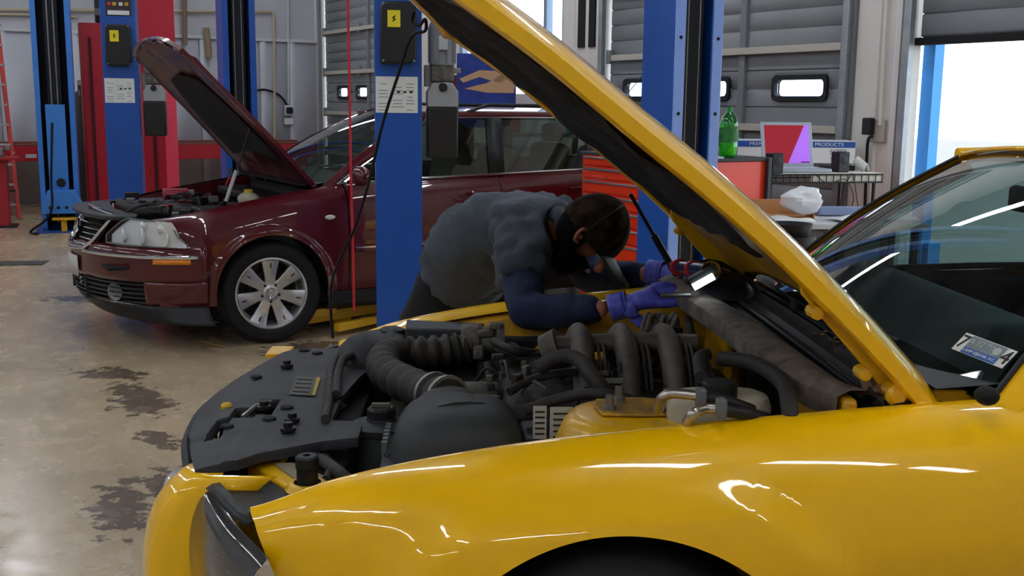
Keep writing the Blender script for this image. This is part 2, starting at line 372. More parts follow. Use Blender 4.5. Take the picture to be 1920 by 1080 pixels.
FN = [(0, .69, .740), (.02, .675, .765), (.05, .66, .785), (.09, .64, .80), (.15, .605, .825), (.22, .565, .85), (.30, .535, .87), (.42, .51, .88), (.7, .50, .86)]
def fender(s):
    m = MB(); rows = side_mesh(1, .69, -.84, 150, (0,), PR, zt, .18, flare=(0, 0))
    out = []
    for i, r in enumerate(rows):
        q = []
        for j, (u, v, z) in enumerate(r):
            d = zt(u)-z
            fu = float(np.interp(d, [f[0] for f in FN], [f[1] for f in FN]))
            t = max(0, (u-.28)/(.69-.28)); un = u if t <= 0 else .28+(fu-.28)*t
            v = .735+(v-.735)*(1-.52*t**1.6)
            if t > 0 and d > .1: z -= .010*t**2
            rr_ = math.hypot(un, z-WC); v += .020*(1-sstep(.47, .545, rr_))*(1-sstep(.40, .56, un))*sstep(.03, .13, d)
            q.append((un, s*v, z))
        out.append(q)
    grid_split(m, out, s < 0)
    m.grid([[(p[0][0], p[0][1]-s*a, p[0][2]-b) for a, b in ((0, 0), (.012, .004), (.03, .018), (.055, .022))] for p in out])
    return m.build('fender', YEL, yc, angle=60, weld=8e-6)
fender(1); fender(-1)
def loftside(s, u0, u1, name, arches, n=90):
    m = MB(); grid_split(m, side_mesh(s, u0, u1, n, arches, PR, zt, .2), s < 0); return m.build(name, YEL, yc, angle=60, weld=8e-6)
for s in (1, -1): loftside(s, -.848, -2.02, 'door', ()); loftside(s, -2.028, -3.45, 'quarter_panel', (-2.72,))
# wheels with black tyres under the arches
def wheel(parent, c, r, wd, s, spokes=5, rim_r=.225, emblem=False, fat=.5, name='wheel', rot=0.):
    t = bpy.data.objects.new(name, None); C.objects.link(t); t.parent = parent; t.location = c; t.rotation_euler = (0, 0, 0 if s > 0 else math.pi)
    if rot: t.rotation_euler.z += rot
    h = wd/2
    MB().lathe([(rim_r-.004, -h*.8), (rim_r+.012, -h), (r-.035, -h), (r-.008, -h*.82), (r, -h*.5), (r, h*.5), (r-.008, h*.82), (r-.03, h), (rim_r+.03, h*1.02), (rim_r+.01, h*.96), (rim_r-.004, h*.8)], axis='Y', seg=56).build('tyre', TYRE, t)
    MB().lathe([(rim_r+.006, h*.95), (rim_r-.004, h*.97), (rim_r-.014, h*.86), (rim_r-.02, h*.2), (rim_r-.03, -h*.7)], axis='Y', seg=56).build('rim', ALLOY, t)
    MB().lathe([(0.0, h*.05), (.13, h*.05), (.135, h*.0), (.135, -h*.2), (rim_r-.035, -h*.2)], axis='Y', seg=32).build('brake_disc', M('brake_disc', '3A3836', .5, metal=.6), t)
    for k in range(spokes):
        a0 = 2*math.pi*k/spokes+math.pi/2; m = MB(); ca, sa = math.cos(a0), math.sin(a0)
        def P(rad, w_, y): return (ca*rad-sa*w_, y, sa*rad+ca*w_)
        wi, wo = .030*fat/.5, .052*fat/.5
        rows = []
        for rad, w_, y, th in ((.045, wi, h*.66, .02), (.09, wi, h*.74, .02), (.15, wi*1.35, h*.80, .018), (rim_r-.012, wo, h*.93, .016)):
            rows.append([P(rad, -w_, y-th), P(rad, -w_*.96, y-.003), P(rad, -w_*.85, y), P(rad, w_*.85, y), P(rad, w_*.96, y-.003), P(rad, w_, y-th)])
        m.grid(rows, closed=True); m.add([q for q in rows[-1]], [tuple(range(6))])
        sp = m.build('spoke', ALLOY, t, angle=30)
        if emblem:
            MB().box(P(rim_r-.045, .0, h*.905), (.006, .006, .03), mat=Matrix.Rotation(-(a0-math.pi/2), 4, 'Y')).build('spoke_slot', BLKM, t)
    MB().lathe([(.0, h*.80), (.035, h*.80), (.042, h*.77), (.048, h*.70), (.07, h*.66), (.075, h*.5)], axis='Y', seg=28).build('hub', ALLOY, t)
    for k in range(5):
        a = 2*math.pi*(k+.5)/5+.3; MB().lathe([(0, h*.70), (.009, h*.70), (.0105, h*.5)], (.056*math.cos(a), 0, .056*math.sin(a)), 'Y', 8).build('wheel_bolt', BLK, t)
    if emblem:
        MB().lathe([(.026, h*.81), (.031, h*.825), (.034, h*.81)], axis='Y', seg=28).build('hub_ring', CHROME, t)
        m = MB(); y = h*.82
        for a, b_ in (((-.018, .02), (-.004, .002)), ((.018, .02), (.004, .002)), ((-.004, .002), (.004, .002)), ((-.024, .010), (-.010, -.022)), ((-.010, -.022), (0, .0)), ((0, 0), (.010, -.022)), ((.010, -.022), (.024, .010))):
            m.tube([(a[0], y, a[1]), (b_[0], y, b_[1])], .0022, 6)
        m.build('hub_emblem', CHROME, t)
    return t
for u in (0, -2.72):
    for s in (1, -1): wheel(yc, (u, s*.80, WC), .345, .235, s, 5, .24)
# dark wheel housings and inner aprons, floor pan, firewall
for s in (1, -1):
    for u in (0, -2.72):
        m = MB(); m.grid([[(u+.40*math.cos(a), s*v, WC+.40*math.sin(a)) for a in [R(k*10) for k in range(19)]] for v in (.60, .885)]); m.build('wheel_liner', BLKM, yc)
    m = MB(); rows = []
    for u in np.linspace(.66, -.60, 22):
        z = zt(u)-.03; n_ = .012*math.sin(u*23)
        rows.append([(u, s*.70, z), (u, s*(.655+n_), z-.012), (u, s*(.635+n_), z-.05), (u, s*(.62+n_), z-.16), (u, s*.60, z-.30), (u, s*.50, z-.42)])
    m.grid(rows); m.build('inner_apron', YELD, yc, solid=.003)
B((-.05, 0, .26), (1.5, 1.1, .02), 'undertray', BLKM, yc)
B((-.62, 0, .62), (.03, 1.35, .62), 'firewall', M('firewall_black', '1D1C1C', .8, bump=.3), yc)
B((-1.9, 0, .2), (2.6, 1.6, .04), 'floor_pan', BLKM, yc)
# front fascia: yellow nose, corners by the headlights, black grille between them
def plan(v, bulge):     # how far forward the nose reaches at half width v
    a = abs(v); return bulge*(1-.12*(a/.5)**2) - (.0 if a < .45 else 1.1*(a-.45)**1.7)
m = MB(); rows = []
for z, f in ((.455, .955), (.44, .972), (.40, .985), (.34, .985), (.26, .972), (.2, .94), (.17, .90)):
    rows.append([(plan(v, f), v, z) for v in np.linspace(-.86, .86, 60)])
m.grid(rows); m.build('bumper_cover', YEL, yc, solid=.004, angle=50)
for s in (1, -1):
    m = MB(); rows = []
    for z, f, a, b_ in ((.722, .868, .45, .535), (.716, .882, .45, .54), (.69, .912, .45, .545), (.65, .94, .45, .552), (.60, .957, .45, .56), (.55, .966, .45, .566), (.50, .968, .45, .575), (.455, .965, .45, .585)):
        n = 12; r = []
        for k in range(n+1):
            t = k/n; v = a+(b_-a)*t; rr = f-.035*max(0, t-.35)**1.5*2 - .02*(1-min(1, t/.25))**2
            r.append((rr, s*v, z))
        r += [(rr-.03, s*(b_+.004), z), (rr-.10, s*(b_+.008), z), (rr-.16, s*(b_+.01), z)]
        rows.append(r)
    m.grid(rows, flip=(s < 0))
    top = rows[0]; m.add([(p[0], p[1], p[2]) for p in top[:13]]+[(.79, s*.535, .716), (.79, s*.44, .716)], [tuple(range(15))])
    co = m.build('nose_corner', YEL, yc, solid=.003, angle=50)
    MB().lathe([(0, .006), (.012, .006), (.016, 0)], (.835, s*.49, .72), seg=10).build('push_clip', BLKM, yc)
    MB().box((.815, s*.47, .722), (.03, .016, .004)).build('slot', BLKM, yc)
m = MB(); m.grid([[(.885-.08*(v/.45)**2, v, z) for v in np.linspace(-.45, .45, 10)] for z in (.45, .70)]); m.build('grille_back', BLKM, yc)
g = MB()
for k in range(17):
    v = -.42+k*.0525; x_ = .925-.10*(v/.45)**2; g.tube([(x_, v, .455), (x_-.005, v, .70)], .004, 5)
for k in range(6): g.tube([(.925-.10*(v/.45)**2, v, .47+k*.043) for v in np.linspace(-.43, .43, 12)], .004, 5)
g.build('grille', BLK, yc)
for s in (1, -1):
    MB().lathe([(.0, .02), (.07, .02), (.085, .0), (.09, -.04)], (.94, s*.31, .575), 'X', 24).build('fog_lamp', M('lamp_lens', 'B9BDBE', .15, coat=1), yc)
    # headlight: dark bowl, cover lens and top rim
    m = MB(); rows = []
    A_ = [(.80, .565), (.78, .60), (.75, .66), (.715, .72), (.68, .765), (.655, .795), (.635, .82)]
    for z, du in ((.705, 0), (.69, .025), (.64, .045), (.58, .055), (.52, .055), (.46, .05), (.42, .03)):
        rows.append([(u+du, s*(v+.004*i), z-.006*i) for i, (u, v) in enumerate(A_)])
    m.grid(rows); m.build('headlight_lens', M('headlight_lens', '3F3E3C', .12, coat=1, coatr=.02, var=.2, vscale=3), yc, sub=1)
    m = MB(); m.grid([[(u-a, s*(v-b_), .708+h) for (u, v) in A_[:5]] for a, b_, h in ((-.012, -.004, -.004), (0, 0, .004), (.012, .008, .004), (.022, .014, -.014), (.13, .10, -.016), (.16, .11, -.08))]); m.build('headlight_housing', BLK, yc, solid=.004)
# yellow radiator support rails each side, behind the headlights
for s in (1, -1):
    m = MB(); pts = [(.76, .40), (.73, .365), (.49, .60), (.52, .66)]
    m.prism([(.765, .395), (.70, .375), (.475, .60), (.50, .672), (.575, .665)], .665, .705, lambda p, h: (p[0], s*p[1], h)); m.build('support_rail', YELE, yc, bevel=.008)
    MB().prism([(.70, .425), (.66, .42), (.53, .56), (.59, .60)], .7055, .7095, lambda p, h: (p[0], s*p[1], h)).build('dust_shield', M('dusty_pad', '8A7F68', .8), yc)
    MB().prism([(.80, .395), (.765, .39), (.56, .655), (.60, .665)], .63, .655, lambda p, h: (p[0], s*p[1], h)).build('lower_flange', YELE, yc, bevel=.004)
    MB().lathe([(.046, 0), (.038, .012), (.028, .014)], (.607, s*.565, .703), seg=20).build('post_seat', YELE, yc)
    MB().lathe([(.022, 0), (.022, .035), (.024, .037), (.024, .058), (.019, .062), (.008, .062), (.007, .05), (0, .05)], (.607, s*.565, .712), seg=20).build('bump_stop', BLK, yc)
    MB().lathe([(.0, .004), (.012, .004), (.013, 0)], (.53, s*.632, .706), seg=10).build('bolt', BLKM, yc)
# ---- sight shield over the radiator
SH = [(.845, .525), (.885, .40), (.925, .25), (.945, .10), (.950, 0), (.945, -.10), (.925, -.25), (.885, -.40), (.835, -.53), (.76, -.555), (.62, -.575), (.545, -.545), (.53, -.40), (.575, -.20), (.60, 0.0), (.60, .21), (.525, .22), (.525, .345), (.60, .37), (.725, .455), (.76, .50)]
def sh_z(u, v):
    z = .742 - .022*sstep(.83, .95, u+.12*abs(v)**2) 
    if u > .79 and v > .30: z -= .006
    return z
m = MB(); 
import bmesh
def plate(poly, zf, th, res=.035, holes=()):
    # triangulated sheet following zf, with thickness
    bm = bmesh.new(); us = [p[0] for p in poly]; vs = [p[1] for p in poly]
    vv = [bm.verts.new((p[0], p[1], 0)) for p in poly]; f = bm.faces.new(vv)
    for ax, lo, hi in ((0, min(us), max(us)), (1, min(vs), max(vs))):
        x = lo+res
        while x < hi:
            n_ = (1, 0, 0) if ax == 0 else (0, 1, 0); c_ = (x, 0, 0) if ax == 0 else (0, x, 0)
            bmesh.ops.bisect_plane(bm, geom=bm.verts[:]+bm.edges[:]+bm.faces[:], plane_co=c_, plane_no=n_); x += res
    if holes:
        dl = [f for f in bm.faces if any(h(f.calc_center_median()) for h in holes)]
        bmesh.ops.delete(bm, geom=dl, context='FACES')
    for q in bm.verts: q.co.z = zf(q.co.x, q.co.y)
    bm.normal_update()
    if sum(f.normal.z for f in bm.faces) < 0: bmesh.ops.reverse_faces(bm, faces=bm.faces[:])
    me = bpy.data.meshes.new('plate'); bm.to_mesh(me); bm.free(); return me
def plate_obj(name, poly, zf, th, mat, parent, res=.035, holes=(), bevel=.003):
    me = plate(poly, zf, th, res, holes); me.name = name; me.materials.append(mat)
    me.polygons.foreach_set('use_smooth', [True]*len(me.polygons))
    o = bpy.data.objects.new(name, me); C.objects.link(o); o.parent = parent
    md = o.modifiers.new('solid', 'SOLIDIFY'); md.thickness = th; md.offset = -1
    if bevel: md = o.modifiers.new('bevel', 'BEVEL'); md.width = bevel; md.segments = 2; md.limit_method = 'ANGLE'; md.angle_limit = R(50)
    me.set_sharp_from_angle(angle=R(45)); return o
hole = [lambda c: .84 < c.x < .878 and .17 < c.y < .325, lambda c: .79 < c.x < .852 and .105 < c.y < .185, lambda c: .755 < c.x < .795 and .03 < c.y < .16]
ss = plate_obj('sight_shield', SH, sh_z, .022, BLKD, yc, .0125, hole)
MB().tube(catmull([(p[0]+.006, p[1], sh_z(*p)-.02) for p in SH[:9]], 4), .012, 8).build('shield_lip', BLK, ss)
for px, py in ((495, 765), (538, 687), (548, 788), (540, 806)): 
    p = yz(px, py, .748)
    MB().lathe([(.018, -.002), (.018, .006), (.011, .008), (.011, .018), (0, .019)], p, seg=12).build('push_clip', BLK, ss)
for px, py in ((480, 705), (425, 797), (595, 660), (570, 655), (505, 783), (538, 762)):
    p = yz(px, py, .747); MB().lathe([(.0, .001), (.014, .001), (.017, -.004)], p, seg=14).build('recess', BLKM, ss)
p = yz(425, 763, .735); MB().lathe([(.015, -.03), (.015, .004), (.010, .010), (0, .011)], p, seg=12).build('hood_bumper', M('yellow_rubber', 'C9A21A', .6), yc)
B((.80, .14, .70), (.05, .10, .05), 'hood_latch', DARKM, yc, bevel=.006); MB().tube([(.82, .16, .735), (.80, .10, .745), (.77, .05, .742)], .006, 6).build('latch_hook', STEEL, yc)
lb = [yz(*q, .7445) for q in ((542, 740), (590, 743), (600, 708), (555, 706))]
MB().add([(p.x, p.y, .7455) for p in lb], [(0, 1, 2, 3)]).build('service_label', M('label_grey', '4C4D45', .6), ss)
lb2 = [yz(*q, .7445) for q in ((585, 742), (591, 742), (601, 709), (594, 708))]
MB().add([(p.x, p.y, .7463) for p in lb2], [(0, 1, 2, 3)]).build('label_edge', M('label_yellow', 'B99A22', .6), ss)
for k in range(4):
    q = [lb[0].lerp(lb[1], .1).lerp(lb[3].lerp(lb[2], .1), .15+k*.22), lb[0].lerp(lb[1], .75).lerp(lb[3].lerp(lb[2], .75), .15+k*.22)]
    MB().tube([(p.x, p.y, .7462) for p in q], .0016, 4).build('print_line', M('print_dark', '2B2C28', .7), ss)
# yellow far-side tab
B(tuple(yz(525, 660, .728)), (.07, .11, .014), 'nose_tab', YELE, yc)
# ---- engine bay
def hose(pts, r, name='hose', mat=HOSE, seg=10, n=6): return MB().tube(catmull(pts, n), r, seg).build(name, mat, yc)
def hz(L, r, name='hose', mat=HOSE): return hose([tuple(yz(*q)) for q in L], r, name, mat)
# radiator, core, fans, below shield
B((.60, 0, .50), (.10, 1.0, .38), 'radiator', M('radiator_black', '1B1C1D', .7, bump=.4, bscale=200), yc)
m = MB(); m.box((.665, .31, .66), (.06, .5, .03)); m.build('radiator_tank', BLK, yc, bevel=.008)
hz([(640, 660, .75), (622, 690, .755), (618, 740, .755), (610, 785, .752)], .011); hz([(668, 665, .77), (645, 672, .78), (634, 700, .765), (630, 740, .758)], .012)
# coolant tank
m = MB(); c = yz(705, 672, .74)
rows = []
for z, r_, k in ((-.13, .085, 1), (-.06, .115, 1.05), (0, .125, 1.1), (.035, .115, 1.1), (.062, .085, 1.1), (.075, .05, 1)):
    rows.append([(c.x+.0+r_*math.cos(a)*.95, c.y+r_*k*math.sin(a)*1.05, c.z+z+.012*math.sin(2*a)) for a in [2*math.pi*q/26 for q in range(26)]])
m.grid(rows, closed=True); m.add([rows[-1][k] for k in range(26)], [tuple(range(26))]); m.build('coolant_tank', BLKD, yc)
cc = yz(735, 628, .80)
cap = MB().lathe([(.046, -.028), (.046, 0), (.040, .004), (.038, .018), (.030, .022), (0, .022)], cc, seg=26).build('coolant_cap', M('cap_black', '24251F', .6), yc)
MB().lathe([(.052, -.03), (.055, -.034), (.052, -.04)], cc, seg=26).build('cap_collar', BLK, yc)
# battery cover slab behind
m = MB(); a, b_, c_, d_ = yz(762, 600, .83), yz(908, 607, .83), yz(905, 622, .82), yz(760, 628, .81)
m.prism([(a.x, a.y), (b_.x, b_.y), (c_.x, c_.y+.04), (d_.x, d_.y+.0)], .745, .832, None); m.build('fuse_box', M('slab_plastic', '35373A', .55), yc, bevel=.006)
# corrugated intake duct
path = catmull([tuple(yz(*q)) for q in ((842, 748, .80), (800, 735, .79), (752, 715, .775), (722, 696, .77), (722, 672, .775), (752, 662, .77), (800, 660, .775), (850, 655, .78), (885, 648, .79))], 9)
rr = [.043+.005*(1 if (k % 4) < 2 else -1) for k in range(len(path))]
MB().tube(path, rr, 20).build('intake_duct', M('duct_rubber', '403B34', .62, col2='2C2823', vscale=12, bump=.08), yc, angle=50)
for q in (1, 6): p = path[q]; t_ = (path[q+1]-path[q-1]).normalized(); MB().tube([p-t_*.006, p+t_*.006], .056, 20, sq=(1, 1)).build('hose_clamp', STEEL, yc)
# air box with domed lid
m = MB(); cx, cy = .30, .36; rows = []
def abx(t, sc_, z, nose=0):
    a = 2*math.pi*t; ex = .55
    x = math.copysign(abs(math.cos(a))**ex, math.cos(a)); y = math.copysign(abs(math.sin(a))**ex, math.sin(a))
    return (cx+x*.145*sc_[0]+nose*.0, cy+y*.15*sc_[1]-.0, z)
for z, sx, sy in ((.60, 1.0, 1.0), (.70, 1.02, 1.0), (.715, 1.06, 1.04), (.725, 1.04, 1.02), (.75, 1.0, 1.0), (.785, .93, .93), (.81, .80, .82), (.825, .6, .62), (.83, .35, .4), (.832, .02, .02)):
    rows.append([abx(k/40, (sx, sy), z+(.0 if z < .74 else .0)) for k in range(40)])
m.grid(rows, closed=True); m.build('air_box', M('airbox_lid', '3C3F40', .6, col2='2E3030', vscale=6), yc, sub=1)
m = MB(); s_, e_ = Vector((.315, .30, .785)), Vector(path[0]); 
m.tube(catmull([s_+Vector((-.02, .08, -.01)), s_, s_.lerp(e_, .55)+Vector((0, 0, .004)), e_], 5), [.12-.004*k for k in range(16)], 22, sq=(1, .52)); m.build('air_box_neck', M('airbox_lid'), yc)
MB().box((.30, .36, .718), (.33, .335, .012)).build('air_box_seam', BLK, yc, bevel=.004)
for k in range(6): MB().box((.462, .26+k*.028, .70-.0), (.012, .012, .10)).build('air_box_rib', GREYP, yc)
B((.452, .33, .66), (.014, .19, .14), 'air_box_flange', BLKD, yc)
# power steering reservoir
c = yz(715, 790, .74)
MB().lathe([(.052, -.14), (.058, -.12), (.060, -.03), (.062, -.02)], c, seg=28).build('fluid_reservoir', M('reservoir_grey', '5C6560', .45, coat=.2), yc)
MB().lathe([(.062, -.022), (.072, -.02), (.074, -.006), (.06, .0), (.035, .004), (.035, .012), (0, .012)], c, seg=28).build('reservoir_lid', BLKD, yc)
k_ = MB().lathe([(.030, .012), (.034, .014), (.034, .03), (.028, .036), (0, .036)], c, seg=12).build('reservoir_cap', BLK, yc, angle=20)
MB().box((c.x, c.y, c.z+.040), (.045, .014, .010)).build('cap_grip', M('cap_mark', '5A5748', .5), yc, bevel=.002)
MB().lathe([(.04, -.22), (.052, -.14)], c, seg=20).build('reservoir_foot', BLK, yc)
hz([(585, 855, .70), (612, 868, .715), (640, 890, .72), (660, 905, .70)], .014); hz([(555, 840, .69), (600, 850, .70), (620, 875, .71), (612, 900, .71)], .010)
# throttle body, engine block, intake runners
c = yz(897, 640, .80); m = MB(); m.lathe([(.0, -.05), (.045, -.05), (.052, -.045), (.052, .0), (.043, .01), (.043, .05), (.056, .055), (.056, .075), (0, .075)], c, 'Y', 20, mat=Matrix.Rotation(R(-90), 4, 'Y')); m.build('throttle_body', CAST, yc)
for a, b_, d_ in (((-.02, .03, .03), (.05, .03, .02), 'CAST'), ((.0, .05, -.02), (.03, .04, .04), ''), ((.02, -.045, .01), (.04, .03, .06), ''), ((-.05, .02, .05), (.04, .03, .02), '')):
    B(tuple(c+Vector(a)), b_, 'throttle_lug', CAST, yc, bevel=.006)
B((-.12, -.02, .60), (.62, .42, .34), 'engine_block', DARKM, yc, bevel=.03)
B((.12, -.55, .63), (.86, .05, .30), 'splash_shield', BLKM, yc, bevel=.01); B((.32, -.22, .58), (.34, .42, .26), 'front_cover', DARKM, yc, bevel=.03)
MB().lathe([(0, -.06), (.07, -.06), (.075, -.05), (.075, .04), (.05, .06), (0, .06)], (.26, -.02, .70), 'X', 24).build('alternator', CAST, yc); MB().lathe([(0, .0), (.05, .0), (.055, .008), (.045, .018), (.055, .03), (.02, .035), (0, .035)], (.335, -.02, .70), 'X', 24).build('pulley', STEEL, yc)
B((.14, -.42, .72), (.22, .14, .08), 'idle_valve_bracket', DARKM, yc, bevel=.015)
B((-.12, .17, .70), (.50, .10, .09), 'valve_cover', DARKM, yc, bevel=.02); B((-.14, -.28, .72), (.50, .12, .09), 'valve_cover', DARKM, yc, bevel=.02)
for k in range(3):
    u = -.02-k*.115
    pts = [(u, .07, .70), (u, .05, .77), (u, -.02, .845), (u, -.12, .868), (u, -.22, .84), (u, -.29, .76)]
    MB().tube(catmull(pts, 5), [.040]*26, 16, sq=(1.05, .75)).build('intake_runner', MANI, yc)
    for q in (-.042, -.056): MB().tube(catmull([(u+q-.003, .06, .73), (u+q, -.02, .845), (u+q, -.12, .872), (u+q, -.22, .85)], 4), .0045, 6).build('runner_rib', MANI, yc)
MB().tube(catmull([(.05, -.10, .855), (-.05, -.10, .862), (-.20, -.10, .866), (-.33, -.10, .862)], 4), .030, 14, sq=(1, .8)).build('intake_plenum', MANI, yc)
MB().tube([(.07, -.11, .83), (.03, -.10, .85)], [.05, .055], 18).build('plenum_end', MANI, yc)
B((.0, .045, .815), (.16, .012, .014), 'fuel_rail', STEEL, yc); B((-.06, .06, .80), (.115, .005, .015), 'barcode_tag', M('tag_white', '8F8F8A', .6), yc)
m = MB()
for k in range(6): m.tube([(-.02-k*.03, .05, .82), (-.02-k*.03, .03, .84)], .003, 5)
m.build('rail_clips', BLK, yc)
# ignition coil pack with leads at the rear of the engine
cb = yz(1245, 640, .83)
B(tuple(cb), (.11, .09, .05), 'coil_pack', DARKM, yc, bevel=.008)
for k in range(3):
    for q in range(2):
        b_ = cb+Vector((-.036+k*.036, -.02+q*.04, .025)); MB().lathe([(.013, 0), (.012, .02), (.008, .022), (0, .03)], b_, seg=10).build('coil_tower', BLK, yc)
        e_ = b_+Vector((.06+.05*q, .10+.02*k, -.09))
        hose([tuple(b_+Vector((0, 0, .02))), tuple(b_+Vector((.012, .02, .055))), tuple(b_+Vector((.04, .07+.01*k, .02))), tuple(e_)], .006, 'plug_lead', M('plug_lead', '5D564F', .6))
rnd = random.Random(3)
for L, r_ in (([(985, 770, .78), (1060, 745, .81), (1130, 738, .83), (1190, 752, .81)], .013), ([(955, 735, .79), (1000, 710, .81), (1070, 698, .82), (1140, 705, .80)], .011),
              ([(1010, 690, .84), (1050, 670, .87), (1085, 675, .87), (1120, 715, .84), (1140, 745, .80)], .019), ([(960, 730, .76), (1000, 705, .77), (1060, 700, .76), (1120, 712, .75)], .010),
              ([(930, 655, .80), (980, 665, .80), (1050, 660, .80), (1120, 652, .82), (1200, 640, .84)], .007), ([(925, 640, .82), (960, 655, .82), (1000, 662, .80)], .012),
              ([(1180, 690, .80), (1188, 660, .83), (1215, 640, .84), (1240, 655, .83)], .007), ([(1195, 700, .80), (1200, 668, .83), (1225, 650, .84)], .007), ([(1245, 730, .78), (1255, 700, .80), (1250, 678, .82), (1235, 665, .83)], .005),
              ([(900, 720, .74), (935, 700, .76), (980, 690, .77)], .006), ([(915, 680, .78), (920, 720, .73), (930, 760, .70)], .012), ([(940, 665, .79), (945, 700, .75)], .009),
              ([(1290, 600, .86), (1298, 640, .84), (1300, 700, .78)], .012), ([(1215, 600, .90), (1232, 592, .91), (1245, 630, .86)], .006), ([(1228, 598, .90), (1246, 592, .91), (1258, 640, .86)], .006)):
    hz(L, r_)
for k in range(34):     # clamps, sensors and connectors scattered over the engine
    px, py = rnd.uniform(915, 1280), rnd.uniform(625, 760); z = .76+.06*rnd.random()
    p = yz(px, py, z); 
    B(tuple(p), (rnd.uniform(.012, .035), rnd.uniform(.012, .03), rnd.uniform(.012, .035)), 'connector', rnd.choice([DARKM, CAST, BLK, BLKD, MANI]), yc, rnd.random()*3, .003)
for k in range(10):
    p = yz(rnd.uniform(920, 1200), rnd.uniform(640, 740), .79); q = p+Vector((rnd.uniform(-.12, .12), rnd.uniform(-.08, .1), -.03))
    hose([tuple(p), tuple(p.lerp(q, .5)+Vector((0, 0, .03))), tuple(q)], .0045, 'wire_loom', rnd.choice([HOSE, CAST, BLK]))
for px, py, w_, h_ in ((1012, 792, .030, .075), (1052, 796, .050, .080)):
    p = yv(px, py, .395); MB().box((p.x, p.y, p.z), (w_, .003, h_)).build('warning_label', M('label_white', 'B4B4AC', .6), yc)
    for k in range(5): B((p.x, p.y+.002, p.z-h_/2+.012+k*h_/6), (w_*.7, .0015, .004), 'print_line', M('print_dark'), yc, bevel=0)
B((.055, .31, .63), (.20, .16, .24), 'relay_box', BLK, yc, bevel=.01)
# strut tower
for s in (1, -1):
    tw = MB(); c = Vector((-.085, s*.50, .845 if s > 0 else .77)); rows = []
    for z, r_ in ((-.30, .215), (-.16, .19), (-.06, .165), (-.022, .15), (-.006, .138), (0, .12), (0, .0)):
        rows.append([(c.x+r_*1.08*math.cos(a), c.y+r_*math.sin(a), c.z+z) for a in [2*math.pi*k/36 for k in range(36)]])
    tw.grid(rows, closed=True); tw.build('strut_tower', YELE, yc)
    pl = [(c.x+.105*math.cos(a)*(1.15 if k % 2 else .9), c.y-s*.02+.072*math.sin(a)*(1.15 if k % 2 else .9)) for k, a in enumerate([2*math.pi*k/8 for k in range(8)])]
    MB().prism(pl, c.z+.002, c.z+.009).build('strut_mount', M('mount_plate', 'C0901A', .5, col2='6E5A30', vscale=18), yc, bevel=.003)
    for k in range(4):
        a = 2*math.pi*k/4+.5; MB().lathe([(.014, 0), (.014, .008), (.009, .009), (.009, .03), (0, .032)], c+Vector((.075*math.cos(a), -s*.02+.052*math.sin(a), .009)), seg=6).build('stud', STEEL, yc, angle=20)
# brake reservoir
c = yz(1347, 748, .885); m = MB()
rows = []
for z, k in ((-.12, .80), (-.06, .85), (-.05, .95), (-.045, 1.0), (-.01, 1.0), (.008, .94), (.014, .8)):
    rows.append([(c.x+.108*k*math.copysign(abs(math.cos(a))**.7, math.cos(a)), c.y+.058*k*math.copysign(abs(math.sin(a))**.7, math.sin(a)), c.z+z) for a in [2*math.pi*q/28 for q in range(28)]])
m.grid(rows, closed=True); m.add(rows[-1], [tuple(range(28))]); m.build('brake_reservoir', M('milky_plastic', 'C2BEA6', .45, var=.15), yc)
cc = yz(1350, 722, .922); MB().lathe([(.036, -.03), (.036, .004), (.032, .008), (.0, .008)], cc, seg=20).build('brake_cap', BLK, yc)
hz([(1315, 708, .92), (1312, 672, .93), (1325, 665, .93)], .015); hz([(1330, 705, .91), (1322, 680, .92), (1318, 668, .93)], .012)
for L in ([(1235, 768, .88), (1240, 748, .91), (1262, 738, .925), (1310, 742, .93), (1360, 752, .925), (1410, 770, .90)], [(1288, 795, .89), (1300, 775, .915), (1325, 766, .92), (1350, 768, .92), (1400, 776, .91), (1440, 786, .89)]):
    P = [tuple(yz(*q)) for q in L]; hose(P[:4], .0105, 'metal_line', M('bright_pipe', 'B9B2A8', .28, metal=.9)); hose(P[3:], .0125, 'brake_hose', BLK)
for px, py in ((1314, 745), (1352, 765)): B(tuple(yz(px, py, .93)), (.018, .026, .036), 'pipe_clip', GREYP, yc, bevel=.003)
hz([(1350, 672, .93), (1400, 678, .935), (1440, 695, .935), (1470, 722, .935), (1480, 760, .92), (1482, 785, .90)], .017, 'wiring_loom', M('loom_tape', '2E2B28', .7))
# cowl: dusty seal strip, black wiper cowl with ridges, far-side air inlet box
seal = M('dusty_seal', '80766B', .8, col2='4E4842', vscale=14, bump=.1)
m = MB(); L = [(-.33, -.66), (-.335, -.5), (-.35, -.3), (-.37, 0), (-.375, .3), (-.385, .5), (-.40, .62), (-.44, .70)]
m.grid([[(u+a, v, .945+b_-.02*sstep(.4, .8, v)) for (u, v) in catmull([(x, y, 0) for x, y in L], 5) for _ in (0,)] if False else [(p[0]+a, p[1], .945+b_-.012*sstep(.3, .8, p[1])) for p in catmull([(x, y, 0) for x, y in L], 5)] for a, b_ in ((.0, -.045), (.006, -.03), (.004, .0), (-.02, .012), (-.055, .012), (-.085, .0), (-.09, -.02))])
m.build('cowl_seal', seal, yc)
cw = M('cowl_black', '101318', .5, bump=.05, spec=.3)
m = MB(); rows = []
for a, z in ((-.445, .925), (-.47, .94), (-.50, .935), (-.515, .955), (-.56, .962), (-.575, .945), (-.62, .94), (-.64, .958), (-.70, .955)):
    rows.append([(a-.10*(abs(v)/.72)**2*(1 if a < -.6 else .3), v, z-.03*(v/.72)**2) for v in np.linspace(-.72, .72, 30)])
m.grid(rows); m.build('wiper_cowl', cw, yc, solid=.004)
for a, z in ((-.485, .948), (-.60, .95)): MB().tube(catmull([(a-.03*(v/.72)**2, v, z-.03*(v/.72)**2) for v in np.linspace(-.70, .70, 9)], 3), .008, 8).build('cowl_ridge', cw, yc)
m = MB(); rows = []
